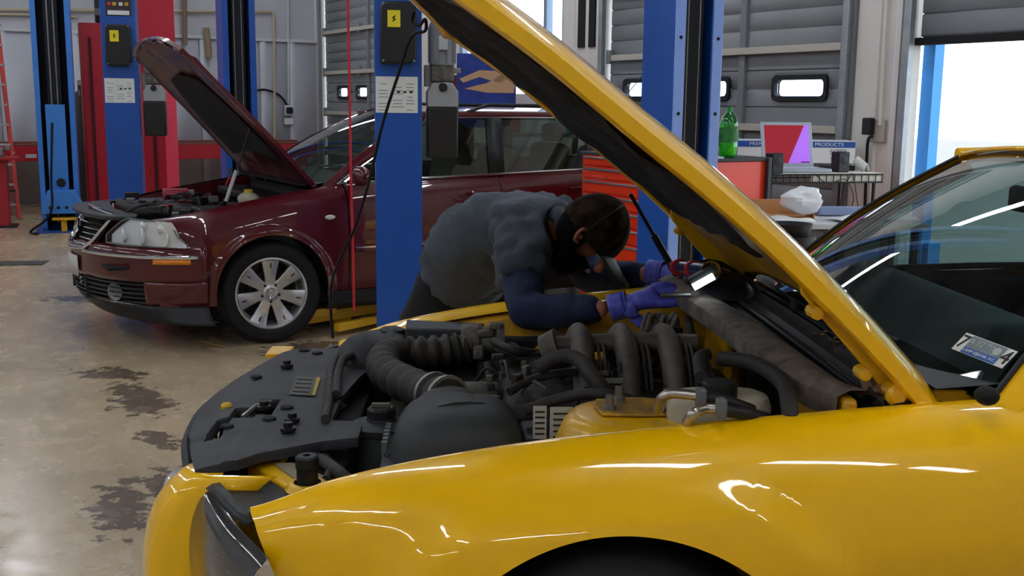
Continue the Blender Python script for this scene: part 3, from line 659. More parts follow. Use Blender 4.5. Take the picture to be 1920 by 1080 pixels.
for t, h_, w_ in ((-.66, .0, .02), (-.64, .03, .05), (-.56, .05, .075), (-.45, .055, .08), (-.36, .05, .075), (-.30, .025, .06), (-.28, .0, .04)):
    rows.append([(-.47+w_*math.cos(a)*1.1, t, .945+h_*math.sin(a)*1.1) for a in [math.pi*k/12 for k in range(13)]])
m.grid(rows); m.build('air_inlet_housing', cw, yc)
for v in (-.60, -.50, -.33): MB().tube([(-.47+.09*math.cos(a), v, .945+.068*math.sin(a)) for a in [math.pi*k/12 for k in range(13)]], .006, 6).build('housing_band', BLK, yc)
for s, v0, v1 in ((1, .52, -.08), (1, -.10, -.62)):
    MB().tube([(-.60, v0, .965), (-.63, (v0+v1)/2, .985), (-.645, v1, .985)], [.009, .007, .005], 8).build('wiper_arm', BLK, yc)
    MB().box((-.652, (v0+v1)/2-.05, .985), (.012, abs(v0-v1)*.9, .014)).build('wiper_blade', BLKM, yc, bevel=.003)
    MB().lathe([(.02, -.02), (.02, .012), (.012, .02), (0, .02)], (-.60, v0, .962), seg=14).build('wiper_pivot', BLK, yc)
for k in range(12):
    m = MB(); p = Vector((-.52-.06*rnd.random(), .2+.45*rnd.random(), .96)); m.ball(tuple(p), (.006, .004, .003), 6, 4); m.build('leaf_litter', M('dry_leaf', '7A5E48', .8), yc)
m = MB(); p = yz(1650, 725, .945); m.grid([[(p.x+(i-2)*.014, p.y+(j-2)*.02, p.z+.012*math.sin(i*2.1+j*1.7)) for j in range(5)] for i in range(5)]); m.build('dry_leaf', M('dry_leaf'), yc, solid=.001)
B((-.46, .53, .80), (.03, .36, .26), 'firewall_brace', YELD, yc, bevel=.01); B((-.44, -.30, .80), (.03, .26, .22), 'firewall_brace', YELD, yc, bevel=.01)
# ---- the raised hood (closed pose turned about its hinge line)
HU, HZ = -.668, .915
HP = [Vector((u, 0, z)) for u, z in ((-.668, .915), (-.618, .974), (-.533, 1.063), (-.438, 1.155), (-.318, 1.265), (-.183, 1.377), (-.089, 1.449), (.01, 1.527), (.10, 1.598), (.211, 1.677), (.33, 1.756), (.45, 1.83), (.57, 1.895), (.68, 1.94))]
HP = catmull(HP, 6)
HS = [0]
for p, q in zip(HP[:-1], HP[1:]): HS.append(HS[-1]+(q-p).length)
def hood_pt(s, v, off=0):
    s = max(0, min(HS[-1]-.001, s)); i = max(k for k in range(len(HS)-1) if HS[k] <= s); f = (s-HS[i])/(HS[i+1]-HS[i])
    p = HP[i].lerp(HP[i+1], f); t = (HP[min(i+3, len(HP)-1)]-HP[max(i-2, 0)]).normalized(); n = Vector((-t.z, 0, t.x))
    if n.z < 0: n = -n
    a = abs(v); h = (.022*(1-(a/.62)**2) if a < .62 else -.034*((a-.62)/.11)**1.7) + .010*(1-sstep(.34, .42, a))
    p = p+n*(h+off); return (p.x, v, p.z)
def hl(v): return 1.56-.24*(abs(v)/.73)**2.2
def hs0(v): return .02+.12*(1-(min(abs(v), .72)/.72)**3)
VS = [-.73, -.715, -.69, -.62, -.52, -.42, -.38, -.34, -.26, -.17, -.08, 0, .08, .17, .26, .34, .38, .42, .52, .62, .69, .715, .73]
m = MB(); rows = []
for i in range(61):
    t = i/60; rows.append([hood_pt(hs0(v)+t*(hl(v)-hs0(v)), v) for v in VS])
m.grid(rows)
for vs in (.73, -.73):   # side flanges turned in
    m.grid([[(lambda P: (P[0], vs*(1-a), P[2]))(hood_pt(hs0(vs)+i/60*(hl(vs)-hs0(vs)), vs, -b_)) for a, b_ in ((0, 0), (0, .024), (.02, .030), (.06, .022))] for i in range(61)])
m.grid([[hood_pt(hl(v)-a, v*(1-.02*k), -b_) for k, (a, b_) in enumerate(((0, 0), (.004, .04), (.03, .055), (.06, .05)))] for v in VS])
m.build('hood', YEL, yc, solid=.0025, angle=50)
m = MB(); rows = []
for i in range(61):
    t = .012+i/60*.975
    rows.append([hood_pt(hs0(v)+t*(hl(v)-hs0(v)), v, -.040+.034*sstep(.6, .71, abs(v))+.010*math.exp(-((abs(v)-.50)/.04)**2)-.006*math.sin(t*40)*math.exp(-((abs(v)-.58)/.05)**2)) for v in [q*.975 for q in VS]])
m.grid(rows); ih = m.build('hood_inner_frame', M('yellow_inner', 'C08E0C', .5, var=.25, vscale=10, coat=.3, coatr=.2), yc, solid=.003, angle=60)
poly = []
m = MB(); rows = []
padm = M('insulation_pad', '15161B', .95, bump=.6, bscale=22)
for i in range(71):
    t = i/70; s_ = .40+t*.98; rows.append([])
    edge = .575+.018*math.sin(t*31)+.012*math.sin(t*67+1) - .6*max(0, t-.85)**1 - 1.2*max(0, .14-t)
    for k in range(25):
        q = -1+2*k/24; v = q*edge
        ss_ = s_-.10*q*q*(t > .5)*(t-.5)*2
        rows[-1].append(hood_pt(ss_, v, -.062-.016*noise.noise(Vector((s_*7, v*7, 0)))-.02*(1-q**8)))
m.grid(rows); m.build('insulation_pad', padm, yc, angle=80)
# hinges, bolts, side bracket at the near edge
for s in (1, -1):
    m = MB(); L = [(.02, -.045), (.16, -.045), (.30, -.045), (.36, -.045), (.37, -.065), (.34, -.085), (.18, -.095), (.02, -.10), (-.03, -.08)]
    def hp(p, h): q = hood_pt(max(p[0], 0)+.03, s*.70, p[1]+.035); return (q[0]+(min(p[0], 0)), s*h, q[2])
    m.prism(L, .66, .672, hp); m.build('hinge_arm', YELE, yc, bevel=.003)
    for a, b_ in ((.30, -.085), (.14, -.10)): q = hood_pt(a+.03, s*.68, b_+.02); MB().lathe([(.013, -.02), (.013, .02), (.009, .022), (0, .022)], q, 'Y', 8).build('hinge_bolt', YELE, yc)
    q = hood_pt(.10, s*.70, -.055); MB().lathe([(.022, -.034), (.022, .012), (.014, .02), (0, .02)], q, 'Y', 16).build('hinge_pivot', YELE, yc)
    B((HU-.02, s*.66, .88), (.12, .03, .12), 'hinge_base', YELE, yc)
q0 = Vector((-.225, -.648, 1.215)); qb = Vector((-.38, -.645, .96)); MB().tube([qb, q0], .006, 8).build('gas_strut', BLK, yc); MB().tube([qb, qb.lerp(q0, .5)], .011, 8).build('strut_body', BLK, yc)
# ---- cabin: windscreen, pillars, roof, dash
def wbase(v): return Vector((-.585-.135*(abs(v)/.745)**2, v, .985-.055*(v/.745)**2))
def wtop(v): return Vector((-1.165-.055*(abs(v)/.55)**2, v, 1.372-.035*(v/.55)**2))
def wpt(q, t): a, b_ = wbase(q*.745), wtop(q*.55); return a.lerp(b_, t)+Vector((.025, 0, .035))*math.sin(math.pi*t)*.6
m = MB(); m.grid([[wpt(q, t) for q in np.linspace(-1, 1, 25)] for t in np.linspace(0, 1, 17)]); ws = m.build('windscreen', GLASSW, yc)
m = MB(); m.grid([[wpt(q, t)+Vector((-.004, 0, -.006)) for q in np.linspace(-1, 1, 25)] for t in (0, .02, .06)])
m.grid([[wpt(q, t)+Vector((-.004, 0, -.006)) for q in np.linspace(-1, 1, 25)] for t in (.955, 1)])
for s in (-1, 1): m.grid([[wpt(s*q, t)+Vector((-.004, 0, -.006)) for q in (.955, 1)] for t in np.linspace(0, 1, 17)])
m.build('glass_frit', BLKM, yc)
for s in (1, -1):
    P = [wpt(s*1.0, t) for t in np.linspace(-.05, 1, 12)]
    m = MB(); m.grid([[p+Vector((.005, s*.002, .004)), p+Vector((.0, s*.018, .012)), p+Vector((-.03, s*.045, .0)), p+Vector((-.06, s*.05, -.03)), p+Vector((-.05, s*.02, -.04))] for p in P]); m.build('windscreen_pillar', YEL, yc)
    m = MB(); m.tube([p+Vector((.008, s*.004, .008)) for p in P], .006, 6); m.build('pillar_moulding', BLK, yc)
# roof
m = MB(); rows = []
for t in np.linspace(0, 1, 24):
    u = -1.165-1.45*t; dz = .012*math.sin(math.pi*min(1, t*1.6+.2)) - .20*max(0, t-.45)**1.6
    rows.append([(u-.055*(abs(v)/.55)**2*(1-t), v*1.06*(1-.06*t), 1.38-.04*(v/.55)**2+dz) for v in np.linspace(-.55, .55, 17)] )
m.grid(rows); m.build('roof', YEL, yc, solid=.012)
m = MB(); rows2 = []
for s in (1, -1):
    P = [Vector(r[-1 if s > 0 else 0]) for r in rows]
    MB().tube(P, .022, 8).build('roof_rail', YEL, yc)
    pb = P[11]; MB().prism([(pb.x+.05, pb.z), (pb.x-.02, pb.z), (-2.18, .98), (-2.04, .98)], .0, .03, lambda p, h: (p[0], s*(.60+h+.20*max(0, (1.33-p[1]))/.35*.6), p[1])).build('door_pillar', BLKM, yc)
    m = MB(); e_ = P[-1]; m.grid([[P[13], P[18], e_], [Vector((-2.4, s*.80, .99)), Vector((-2.8, s*.80, 1.0)), Vector((-3.2, s*.76, .99))]]); m.build('rear_pillar', YEL, yc, solid=.01)
    # door glass
    m = MB(); G = [[Vector(p)+Vector((0, s*.02, -.02)) for p in P[:12]], [Vector((-.80-1.22*k/11, s*.80, .965)) for k in range(12)]]; m.grid(G); m.build('door_glass', glass('side_glass', (.40, .47, .45)), yc)
m = MB(); m.grid([[(-2.62, v, 1.26) for v in (-.5, 0, .5)], [(-3.35, v*1.2, .98) for v in (-.5, 0, .5)]]); m.build('rear_glass', glass('side_glass'), yc)
m = MB(); m.grid([[(-3.2, v, .98), (-3.6, v, .96), (-3.72, v, .80), (-3.75, v, .3)] for v in np.linspace(-.85, .85, 5)]); m.build('tail_panel', YEL, yc, solid=.005)
# near door inner shells and belt mouldings
for s in (1, -1):
    MB().tube([(-.80, s*.775, .955), (-1.4, s*.785, .975), (-2.0, s*.785, .985)], .012, 6).build('belt_moulding', BLK, yc)
    B((-1.42, s*.74, .70), (1.15, .05, .50), 'door_trim', M('interior_dark', '1C1D20', .7), yc, bevel=.02)
dash = M('dash_black', '16191C', .55, bump=.05, bscale=150)
m = MB(); rows = []
for u, z in ((-.62, .955), (-.75, .965), (-.90, .975), (-1.05, .985), (-1.12, .97), (-1.16, .90), (-1.14, .80), (-1.10, .60)):
    rows.append([(u, v, z+.025*math.exp(-((v-.37)/.16)**2)*(u < -.8)) for v in np.linspace(-.72, .72, 30)])
m.grid(rows); m.build('dashboard', dash, yc)
for v in (.37, -.37):
    st = B((-1.75, v, .55), (.50, .50, .20), 'seat_cushion', M('seat_dark', '202226', .8), yc, bevel=.05)
    B((-2.02, v, .88), (.16, .48, .62), 'seat_back', M('seat_dark'), yc, bevel=.05, mat4=Matrix.Rotation(R(-14), 4, 'Y'))
    B((-2.12, v, 1.22), (.09, .26, .15), 'headrest', M('seat_dark'), yc, bevel=.035)
    for q in (-.05, .05): MB().tube([(-2.10, v+q, 1.14), (-2.09, v+q, 1.19)], .006, 6).build('headrest_post', STEEL, yc)
sw = Vector((-1.27, .37, .93)); mt = Matrix.Rotation(R(-65), 3, 'Y')
MB().tube([sw+mt @ Vector((.185*math.cos(a), .185*math.sin(a), 0)) for a in [2*math.pi*k/32 for k in range(33)]], .015, 8).build('steering_wheel', BLK, yc)
m = MB(); m.ball(tuple(sw), (.03, .08, .07)); 
for a in (0, 120, 240): m.tube([sw, sw+mt @ Vector((.18*math.cos(R(a+90)), .18*math.sin(R(a+90)), 0))], .014, 6)
m.build('wheel_spokes', BLK, yc)
B((-1.20, -.07, 1.25), (.03, .24, .07), 'rear_view_mirror', BLK, yc, bevel=.015); MB().tube([(-1.14, 0, 1.33), (-1.19, 0, 1.27)], .010, 6).build('mirror_stem', BLK, yc)
p = YI @ at_y(1631, 459, 3.42); MB().box(tuple(p), (.064, .002, .105)).build('hanging_sheet', M('pale_sheet', 'CFE6E0', .6), yc); q = YI @ at_y(1655, 465, 3.425); MB().box(tuple(q), (.03, .002, .07)).build('beige_card', M('beige_card', 'B3A98C', .6), yc)
B((-3.0, 0, .80), (.9, 1.3, .05), 'parcel_shelf', M('interior_dark'), yc)
# tailgate lamps etc. are out of view; the decal on the windscreen
from mathutils.bvhtree import BVHTree
WB = BVHTree.FromPolygons([v.co for v in ws.data.vertices], [tuple(f.vertices) for f in ws.data.polygons])
def wq(px, py):
    for k in range(60):
        r = WB.ray_cast(YI @ CAM, YI.to_3x3() @ ray(px-k*2, py))[0]
        if r: return r
dc = [wq(*q) for q in ((1786, 660), (1885, 699), (1912, 667), (1820, 632))]
o_ = (dc[0]+dc[1]+dc[2]+dc[3])/4; ex = ((dc[1]-dc[0])+(dc[2]-dc[3])).normalized(); ey = ((dc[3]-dc[0])+(dc[2]-dc[1])).normalized()
W_ = ((dc[1]-dc[0]).length+(dc[2]-dc[3]).length)/2; H_ = ((dc[3]-dc[0]).length+(dc[2]-dc[1]).length)/2
dm = frame_m(o_, ex, ey); dm.translation = o_+dm.to_3x3() @ Vector((0, 0, .012))
de = bpy.data.objects.new('windscreen_decal', None); C.objects.link(de); de.parent = yc; de.matrix_basis = dm
def dpl(x0, x1, y0, y1, z, mat, name): return MB().prism([(x0*W_, y0*H_), (x1*W_, y0*H_), (x1*W_, y1*H_), (x0*W_, y1*H_)], z, z+.0006).build(name, mat, de)
dpl(-.5, .5, -.5, .5, 0, M('decal_white', 'D8DAD8', .5), 'decal_sheet'); dpl(-.33, .33, -.48, -.16, .001, M('decal_blue', '1F55A8', .5), 'decal_band')
dpl(-.33, .33, -.14, .46, .001, M('decal_grey', '7E8C90', .5, var=.3, vscale=60), 'decal_field')
dk = M('decal_black', '101010', .6)
text('7', H_*1.0, dk, de, Matrix.Translation((-.415*W_, 0, .0015)), 'decal_digit', sx=.9); text('4', H_*1.0, dk, de, Matrix.Translation((.415*W_, 0, .0015)), 'decal_digit', sx=.9)
text('CAMP LEJEUNE, N.C.', H_*.20, M('decal_white'), de, Matrix.Translation((0, -.32*H_, .002)), 'decal_lettering')
text('A 12 70', H_*.42, M('decal_pale', 'A9B6B8', .5), de, Matrix.Translation((-.08*W_, .16*H_, .002)), 'decal_lettering')
MB().lathe([(0, .0018), (H_*.2, .0018), (H_*.22, .001)], (.22*W_, .14*H_, 0), seg=20).build('decal_seal', M('decal_pale'), de)
kn = yz(1850, 742, .965); MB().ball(tuple(kn), (.022, .026, .018), 12, 8).build('washer_cap', BLKM, yc)
# door mirror just out at the frame edge
m = MB(); m.ball((-.98, .98, 1.0), (.06, .10, .07), 16, 10); m.build('door_mirror', YEL, yc); MB().tube([(-.95, .80, .96), (-.97, .92, .98)], .02, 8).build('mirror_arm', BLK, yc)
# ================================================================== MAROON WAGON
RO_, RR = Vector((-1.9077, 7.3368, 0)), R(210.4)
rc = thing('red_car', 'dark red station wagon behind with hood propped open and front wheel on a lift', 'car', RO_, RR)
RI = (Matrix.Translation(RO_) @ Matrix.Rotation(RR, 4, 'Z')).inverted()
def rz_(px, py, z): return RI @ at_z(px, py, z)
GF = [(.74, .775), (.60, .79), (.5, .81), (.3, .85), (0, .90), (-.25, .935), (-.45, .965), (-1.0, .985), (-1.5, 1.0), (-2.2, 1.02), (-3.0, 1.04), (-3.6, 1.04)]
def zg(u): return smooth_tab(GF, float(u), .08)
PG = [(0, .735), (.003, .755), (.010, .775), (.022, .795), (.045, .818), (.08, .838), (.13, .852), (.20, .862), (.28, .868), (.36, .866), (.41, .872), (.43, .866), (.50, .862), (.62, .855), (.75, .83)]
def redside(s, u0, u1, name, arches, n=70, zb=.27, extra=None):
    m = MB(); rows = side_mesh(s, u0, u1, n, arches, PG, zg, zb, flare=(.40, .016), wc=.33, arc=.352)
    if extra: rows = [[extra(p) for p in r] for r in rows]
    grid_split(m, rows, s < 0); return m.build(name, REDP, rc, angle=55, weld=8e-6)
def taper(p):
    u, v, z = p
    if u > .35: v *= 1-.42*((u-.35)/.6)**1.9
    return (u, v, z)
for s in (1, -1):
    redside(s, .66, -.50, 'fender', (0,), 80, .27, taper)
    d1 = redside(s, -.508, -1.62, 'front_door', (), 30); d2 = redside(s, -1.628, -2.42, 'rear_door', (), 30); redside(s, -2.428, -3.62, 'quarter_panel', (-2.70,), 80)
    for d_, u in ((d1, -1.46), (d2, -2.26)):
        MB().tube([(u-.06, s*.873, .90), (u, s*.893, .905), (u+.10, s*.873, .90)], .012, 8, sq=(1, 1)).build('door_handle', REDP, d_)
    for u0, u1 in ((-.54, -1.60), (-1.65, -2.40)): MB().box(((u0+u1)/2, s*.873, .567), (abs(u1-u0), .018, .05)).build('side_strip', REDP, rc, bevel=.006); MB().box(((u0+u1)/2, s*.884, .575), (abs(u1-u0), .006, .010)).build('strip_chrome', CHROME, rc)
    m = MB(); m.grid([[(-.36-1.98*t, s*v, z) for t in np.linspace(0, 1, 8)] for v, z in ((.855, .30), (.85, .22), (.80, .18))]); m.build('sill', M('sill_black', '17171A', .6), rc)
    for u in (0, -2.70):
        m = MB(); m.grid([[(u+.37*math.cos(a), s*v, .33+.37*math.sin(a)) for a in [R(k*10) for k in range(19)]] for v in (.55, .85)]); m.build('wheel_liner', BLKM, rc)
        wheel(rc, (u, s*.755, .318), .318, .215, s, 7, .218, True, fat=.54, rot=(R(-4) if u == 0 else 0))
    MB().ball((-.375, s*.872, .775), (.035, .010, .016), 14, 8).build('side_marker', M('marker_lens', 'D9DAD6', .15, coat=1), rc)
    # belt chrome
    MB().tube([(-.46, s*.765, .972), (-1.0, s*.775, .995), (-1.5, s*.775, 1.008), (-2.3, s*.775, 1.028), (-3.3, s*.75, 1.05)], .009, 6).build('belt_chrome', CHROME, rc)
# nose wrap: plan outline and profile
def nose(t, z):        # t -1..1 across, 0 at the badge
    pts = [(.99, 0), (.972, .19), (.925, .37), (.855, .52), (.745, .67), (.60, .785), (.40, .865)]
    a = abs(t)*(len(pts)-1); i = min(int(a), len(pts)-2); f = a-i
    P = catmull([(q[0], q[1], 0) for q in [(1.02, -.18)]+pts+[(.2, .87)]], 1)[:] if False else None
    q0, q1 = pts[i], pts[i+1]; qm = pts[max(i-1, 0)] if i else (.972, -.19); q2 = pts[min(i+2, len(pts)-1)] if i < len(pts)-2 else (.2, .87)
    u = .5*((2*q0[0])+(q1[0]-qm[0])*f+(2*qm[0]-5*q0[0]+4*q1[0]-q2[0])*f*f+(3*q0[0]-qm[0]-3*q1[0]+q2[0])*f**3)
    v = .5*((2*q0[1])+(q1[1]-qm[1])*f+(2*qm[1]-5*q0[1]+4*q1[1]-q2[1])*f*f+(3*q0[1]-qm[1]-3*q1[1]+q2[1])*f**3)
    return u, math.copysign(v, t)
def nosept(t, z, off=0):
    u, v = nose(t, z); k = lerp_tab([(.17, -.10), (.22, -.035), (.28, .005), (.34, .02), (.45, .03), (.53, .028), (.57, .03), (.60, .02), (.63, -.005), (.70, -.03), (.78, -.075), (.82, -.12)], z)+off
    a = abs(t); nu, nv = math.cos(a**1.6*1.45), math.sin(a**1.6*1.45)
    return (u+k*nu, v+math.copysign(k*nv, t), z)
def nosepatch(name, t0, t1, zs, mat, n=40, off=0, solid=.004, par=None):
    m = MB(); m.grid([[nosept(t, z, off) for t in np.linspace(t0, t1, n)] for z in zs]); return m.build(name, mat, par or rc, solid=solid, angle=60)
LB = M('lower_bumper_black', '1A1A1D', .55)
nosepatch('bumper_lip', -1, 1, (.17, .19, .22, .25, .275), LB, 60, -.004)
bp = nosepatch('bumper_cover', -1, 1, (.42, .45, .50, .53, .56, .59, .61, .63), REDP, 70)
for s in (1, -1): nosepatch('bumper_corner', s*.70, s*1.0, (.275, .30, .35, .40, .42), REDP, 20)
nosepatch('lower_grille_back', -.70, .70, (.275, .35, .42), BLKM, 40, -.05)
for k in range(5):
    MB().tube([nosept(t, .29+k*.028, -.004) for t in np.linspace(-.70, .70, 40)], .006, 5).build('lower_grille_bar', LB, rc)
for t in (-.22, .22): MB().box(nosept(t, .345, -.01), (.04, .012, .14)).build('lower_grille_post', LB, rc)
for s in (1, -1):
    p = nosept(s*.50, .345, -.005); mt = Matrix.Rotation(s*R(38), 4, 'Z') @ Matrix.Rotation(R(90), 4, 'Y')
    MB().lathe([(0, -.004), (.04, -.002), (.052, .006), (.056, .0)], p, mat=mt, seg=20).build('fog_lamp', M('fog_glass', '6B7073', .15, coat=1), rc)
    m = MB(); m.tube([nosept(s*t, .572, .012) for t in np.linspace(.22, .96, 30)], .011, 8, sq=(.55, 1)); m.build('bumper_chrome', CHROME, rc)
    m = MB(); m.grid([[nosept(s*t, z, .006) for t in np.linspace(.76, .93, 10)] for z in (.530, .560)]); m.build('amber_marker', M('amber_lens', 'F08A12', .2, coat=1), rc, solid=.006)
# licence plate (blank face) on the nose
m = MB(); m.grid([[nosept(t, z, .018) for t in np.linspace(-.155, .155, 6)] for z in (.40, .53)]); m.build('licence_plate', M('plate_white', 'C9C8C0', .5), rc, solid=.004)
# grille with chrome surround, slats and round badge
m = MB(); gp = [(-.29, .61), (-.22, .585), (0, .575), (.22, .585), (.29, .61), (.38, .70), (.42, .785), (.38, .80), (0, .815), (-.38, .80), (-.42, .785), (-.38, .70)]
def gpt(x, z, off=0): 
    q = nosept(x/1.13, z, off); return q
MB().tube([gpt(x, z, .012) for x, z in catmull_2(gp)] if False else [gpt(p.x, p.y, .012) for p in catmull([(x, z, 0) for x, z in gp], 4, True)]+[gpt(*gp[0], .012)], .012, 8).build('grille_surround', CHROME, rc)
m = MB(); m.grid([[gpt(x*(.30+.11*(z-.58)/.22), z, -.02) for x in np.linspace(-1, 1, 12)] for z in (.585, .65, .72, .79)]); m.build('grille_back', BLKM, rc)
for k in range(6):
    z = .607+k*.031; wx = .305+.10*(z-.59)/.2
    MB().tube([gpt(x*wx, z, .004) for x in np.linspace(-1, 1, 14)], .0075, 6, sq=(1.3, .8)).build('grille_slat', CHROME, rc)
MB().tube([gpt(0, .60, .006), gpt(0, .80, .006)], .012, 6).build('grille_rib', BLK, rc)
bc = Vector(gpt(0, .685, .02)); bm_ = frame_m(bc, (0, 1, 0), (-.28, 0, 1))
bo = bpy.data.objects.new('nose_badge', None); C.objects.link(bo); bo.parent = rc; bo.matrix_basis = bm_
MB().lathe([(0, 0), (.060, 0), (.066, .004), (.066, .010), (.056, .010), (.054, .004)], seg=32).build('badge_ring', CHROME, bo)
m = MB()
for a, b_ in (((-.036, .042), (-.008, .006)), ((.036, .042), (.008, .006)), ((-.008, .006), (.008, .006)), ((-.052, .022), (-.020, -.046)), ((-.020, -.046), (0, -.002)), ((0, -.002), (.020, -.046)), ((.020, -.046), (.052, .022))):
    m.tube([(a[0], a[1], .008), (b_[0], b_[1], .008)], .0045, 6)
m.build('badge_letters', CHROME, bo)
# headlights: chrome bowl, round lamps, clear lens
CL = glass('clear_lens', (.97, .98, .98), .6); BOWL = M('lamp_bowl', 'E6EAEC', .3, metal=.25)
for s in (1, -1):
    def hp_(a, b_, off=0):
        t = .43+.49*a; zlo = .638-.012*a; zhi = .795 - .02*a; zhi = zlo+(zhi-zlo)*(1-.85*sstep(.80, 1.0, a))*(1-.7*max(0, 1-a/.2))
        return nosept(s*t, zlo+(zhi-zlo)*b_, off+.010+ .045*b_*(.3+a*.8))
    m = MB(); m.grid([[hp_(a, b_, -.03) for a in np.linspace(0, 1, 16)] for b_ in np.linspace(0, 1, 7)]); hb = m.build('headlight', BOWL, rc)
    for a, b_, r_ in ((.24, .36, .042), (.50, .40, .055), (.78, .36, .045), (.48, .80, .030), (.72, .72, .030)):
        p = Vector(hp_(a, b_, -.018)); q = Vector(hp_(a, b_, .02)); d_ = (q-p).normalized(); mt = d_.to_track_quat('Z', 'Y').to_matrix().to_4x4()
        MB().lathe([(0, -.012), (r_*.5, -.008), (r_*.85, .002), (r_, .012), (r_*1.06, .008)], p, mat=mt, seg=22).build('lamp_reflector', M('reflector', 'EDF0F2', .25, metal=.35), hb)
    m = MB(); m.grid([[hp_(a, b_, .004) for a in np.linspace(0, 1, 20)] for b_ in np.linspace(0, 1, 9)]); m.build('headlight_lens', CL, rc)
    E_ = [hp_(a, 0, .002) for a in np.linspace(0, 1, 14)]+[hp_(1, b_, .002) for b_ in (.5, 1)]+[hp_(a, 1, .002) for a in np.linspace(1, 0, 14)]+[hp_(0, b_, .002) for b_ in (.5, 0)]
    MB().tube(E_, .005, 6).build('lens_edge', GREYP, rc)
# engine bay
B((.30, 0, .50), (1.25, 1.3, .02), 'undertray', BLKM, rc)
B((-.36, 0, .70), (.03, 1.36, .45), 'firewall', M('firewall_black'), rc)
for s in (1, -1):
    m = MB(); m.grid([[(u, s*v*(1-.25*max(0, u-.45)), zg(min(u, .7))-b_) for v, b_ in ((.735, .012), (.70, .016), (.685, .05), (.66, .25))] for u in np.linspace(.70, -.40, 14)]); m.build('fender_gutter', REDP, rc, solid=.003)
m = MB(); m.prism([(.90, -.50), (.97, -.25), (.985, 0), (.97, .25), (.90, .50), (.74, .60), (.70, .45), (.76, 0), (.70, -.45), (.74, -.60)], .775, .80); m.build('lock_carrier', M('carrier_black', '26272A', .5), rc, bevel=.006)
B((.34, -.05, .74), (.52, .50, .12), 'engine_cover', BLK, rc, bevel=.03); B((.36, .28, .77), (.42, .06, .03), 'intake_rail', GREYP, rc, bevel=.01)
B((.42, -.42, .76), (.34, .30, .10), 'air_filter_box', BLKD, rc, bevel=.02); B((.20, .44, .76), (.30, .26, .13), 'battery', BLK, rc, bevel=.01)
B((-.18, .0, .85), (.22, 1.2, .06), 'plenum_cover', BLK, rc, bevel=.015)
MB().tube(catmull([(.66, -.30, .81), (.70, 0, .815), (.66, .28, .80), (.5, .42, .80)], 5), .03, 10).build('radiator_hose', RUB, rc)
MB().ball((.02, .47, .87), (.07, .07, .045), 16, 8).build('expansion_tank', M('milky_plastic', 'A8A48E', .45), rc); MB().lathe([(.028, .0), (.028, .02), (0, .024)], (.02, .47, .91), seg=14).build('yellow_cap', M('yellow_cap', 'D8B83A', .5), rc)
for k in range(20):
    p = (rnd.uniform(-.05, .62), rnd.uniform(-.55, .55), .79+.05*rnd.random()); B(p, (rnd.uniform(.03, .10), rnd.uniform(.02, .08), rnd.uniform(.02, .05)), 'engine_fitting', rnd.choice([BLK, GREYP, DARKM, REDP, BLKD]), rc, rnd.random()*3, .005)
for k in range(8):
    a = Vector((rnd.uniform(0, .6), rnd.uniform(-.5, .5), .80)); b_ = a+Vector((rnd.uniform(-.3, .3), rnd.uniform(-.3, .3), 0)); MB().tube(catmull([a, a.lerp(b_, .5)+Vector((0, 0, .05)), b_], 5), .010, 7).build('hose', RUB, rc)
# tools left on the engine (things of their own)
p = at_y(330, 362, 7.75); t = thing('spray_can', 'pink aerosol can lying on the dark red wagon\'s engine', 'can', (p.x, p.y, p.z), R(15))
MB().lathe([(0, -.09), (.03, -.09), (.034, -.085), (.034, .07), (.026, .085), (.022, .09)], axis='X', seg=20).build('can_body', M('pink_can', 'C9505E', .4), t); MB().lathe([(.022, .09), (.024, .10), (.024, .125), (0, .13)], axis='X', seg=16).build('can_cap', M('can_cap', '8B8F92', .4), t)
p = at_y(345, 382, 7.6); m = MB(); m.grid([[(p.x+(i-4)*.022+.01*math.sin(j), p.y+(j-3)*.03, p.z+.018*math.sin(i*1.7+j*2.1)) for j in range(7)] for i in range(9)]); o = m.build('shop_rag', M('red_rag', 'C2281E', .9), solid=.004, sub=1); tag(o, 'crumpled bright red shop rag on the wagon\'s front engine cover', 'rag')
p = at_y(432, 345, 7.9); t = thing('pliers', 'red-handled pliers standing open among the wagon\'s engine parts', 'pliers', p, 0)
for a in (1, -1): MB().tube(catmull([(a*.012, 0, -.06), (a*.03, 0, -.02), (a*.012, 0, .03), (0, 0, .05)], 4), .009, 7).build('handle', M('red_grip', 'C2201E', .4), t); MB().tube([(0, 0, .05), (a*.012, 0, .085), (a*.004, 0, .11)], .007, 6).build('jaw', STEEL, t)
# hood on its strut
HB, HBU, HBZ = R(56.0), -.36, .955
def rh(s_, v, off=0):
    u = HBU+s_; z = (zg(u) if u < .7 else .765-.22*(u-.7)-.6*max(0, u-.85)**1.3) + .05*(1-(v/.72)**2)*min(1, s_/.12)
    x, y = s_, z-HBZ+off; return (HBU+x*math.cos(HB)-y*math.sin(HB), v, HBZ+x*math.sin(HB)+y*math.cos(HB))
def rl(v): return 1.24-.10*(abs(v)/.72)**3 
def rw(s_): return 1-.10*(s_/1.2)**2
m = MB(); VV = np.linspace(-.72, .72, 21); m.grid([[rh(t*rl(v), v*rw(t*rl(v))) for v in VV] for t in np.linspace(0, 1, 41)])
for v in (.72, -.72): m.grid([[rh(t*rl(v), v*rw(t*rl(v))*(1-a), -b_) for a, b_ in ((0, 0), (0, .025), (.03, .03))] for t in np.linspace(0, 1, 41)])
m.grid([[rh(rl(v)-a, v*rw(rl(v))*(1-a), -b_) for a, b_ in ((0, 0), (0, .025), (.03, .035))] for v in VV])
m.build('hood', REDP, rc, solid=.003)
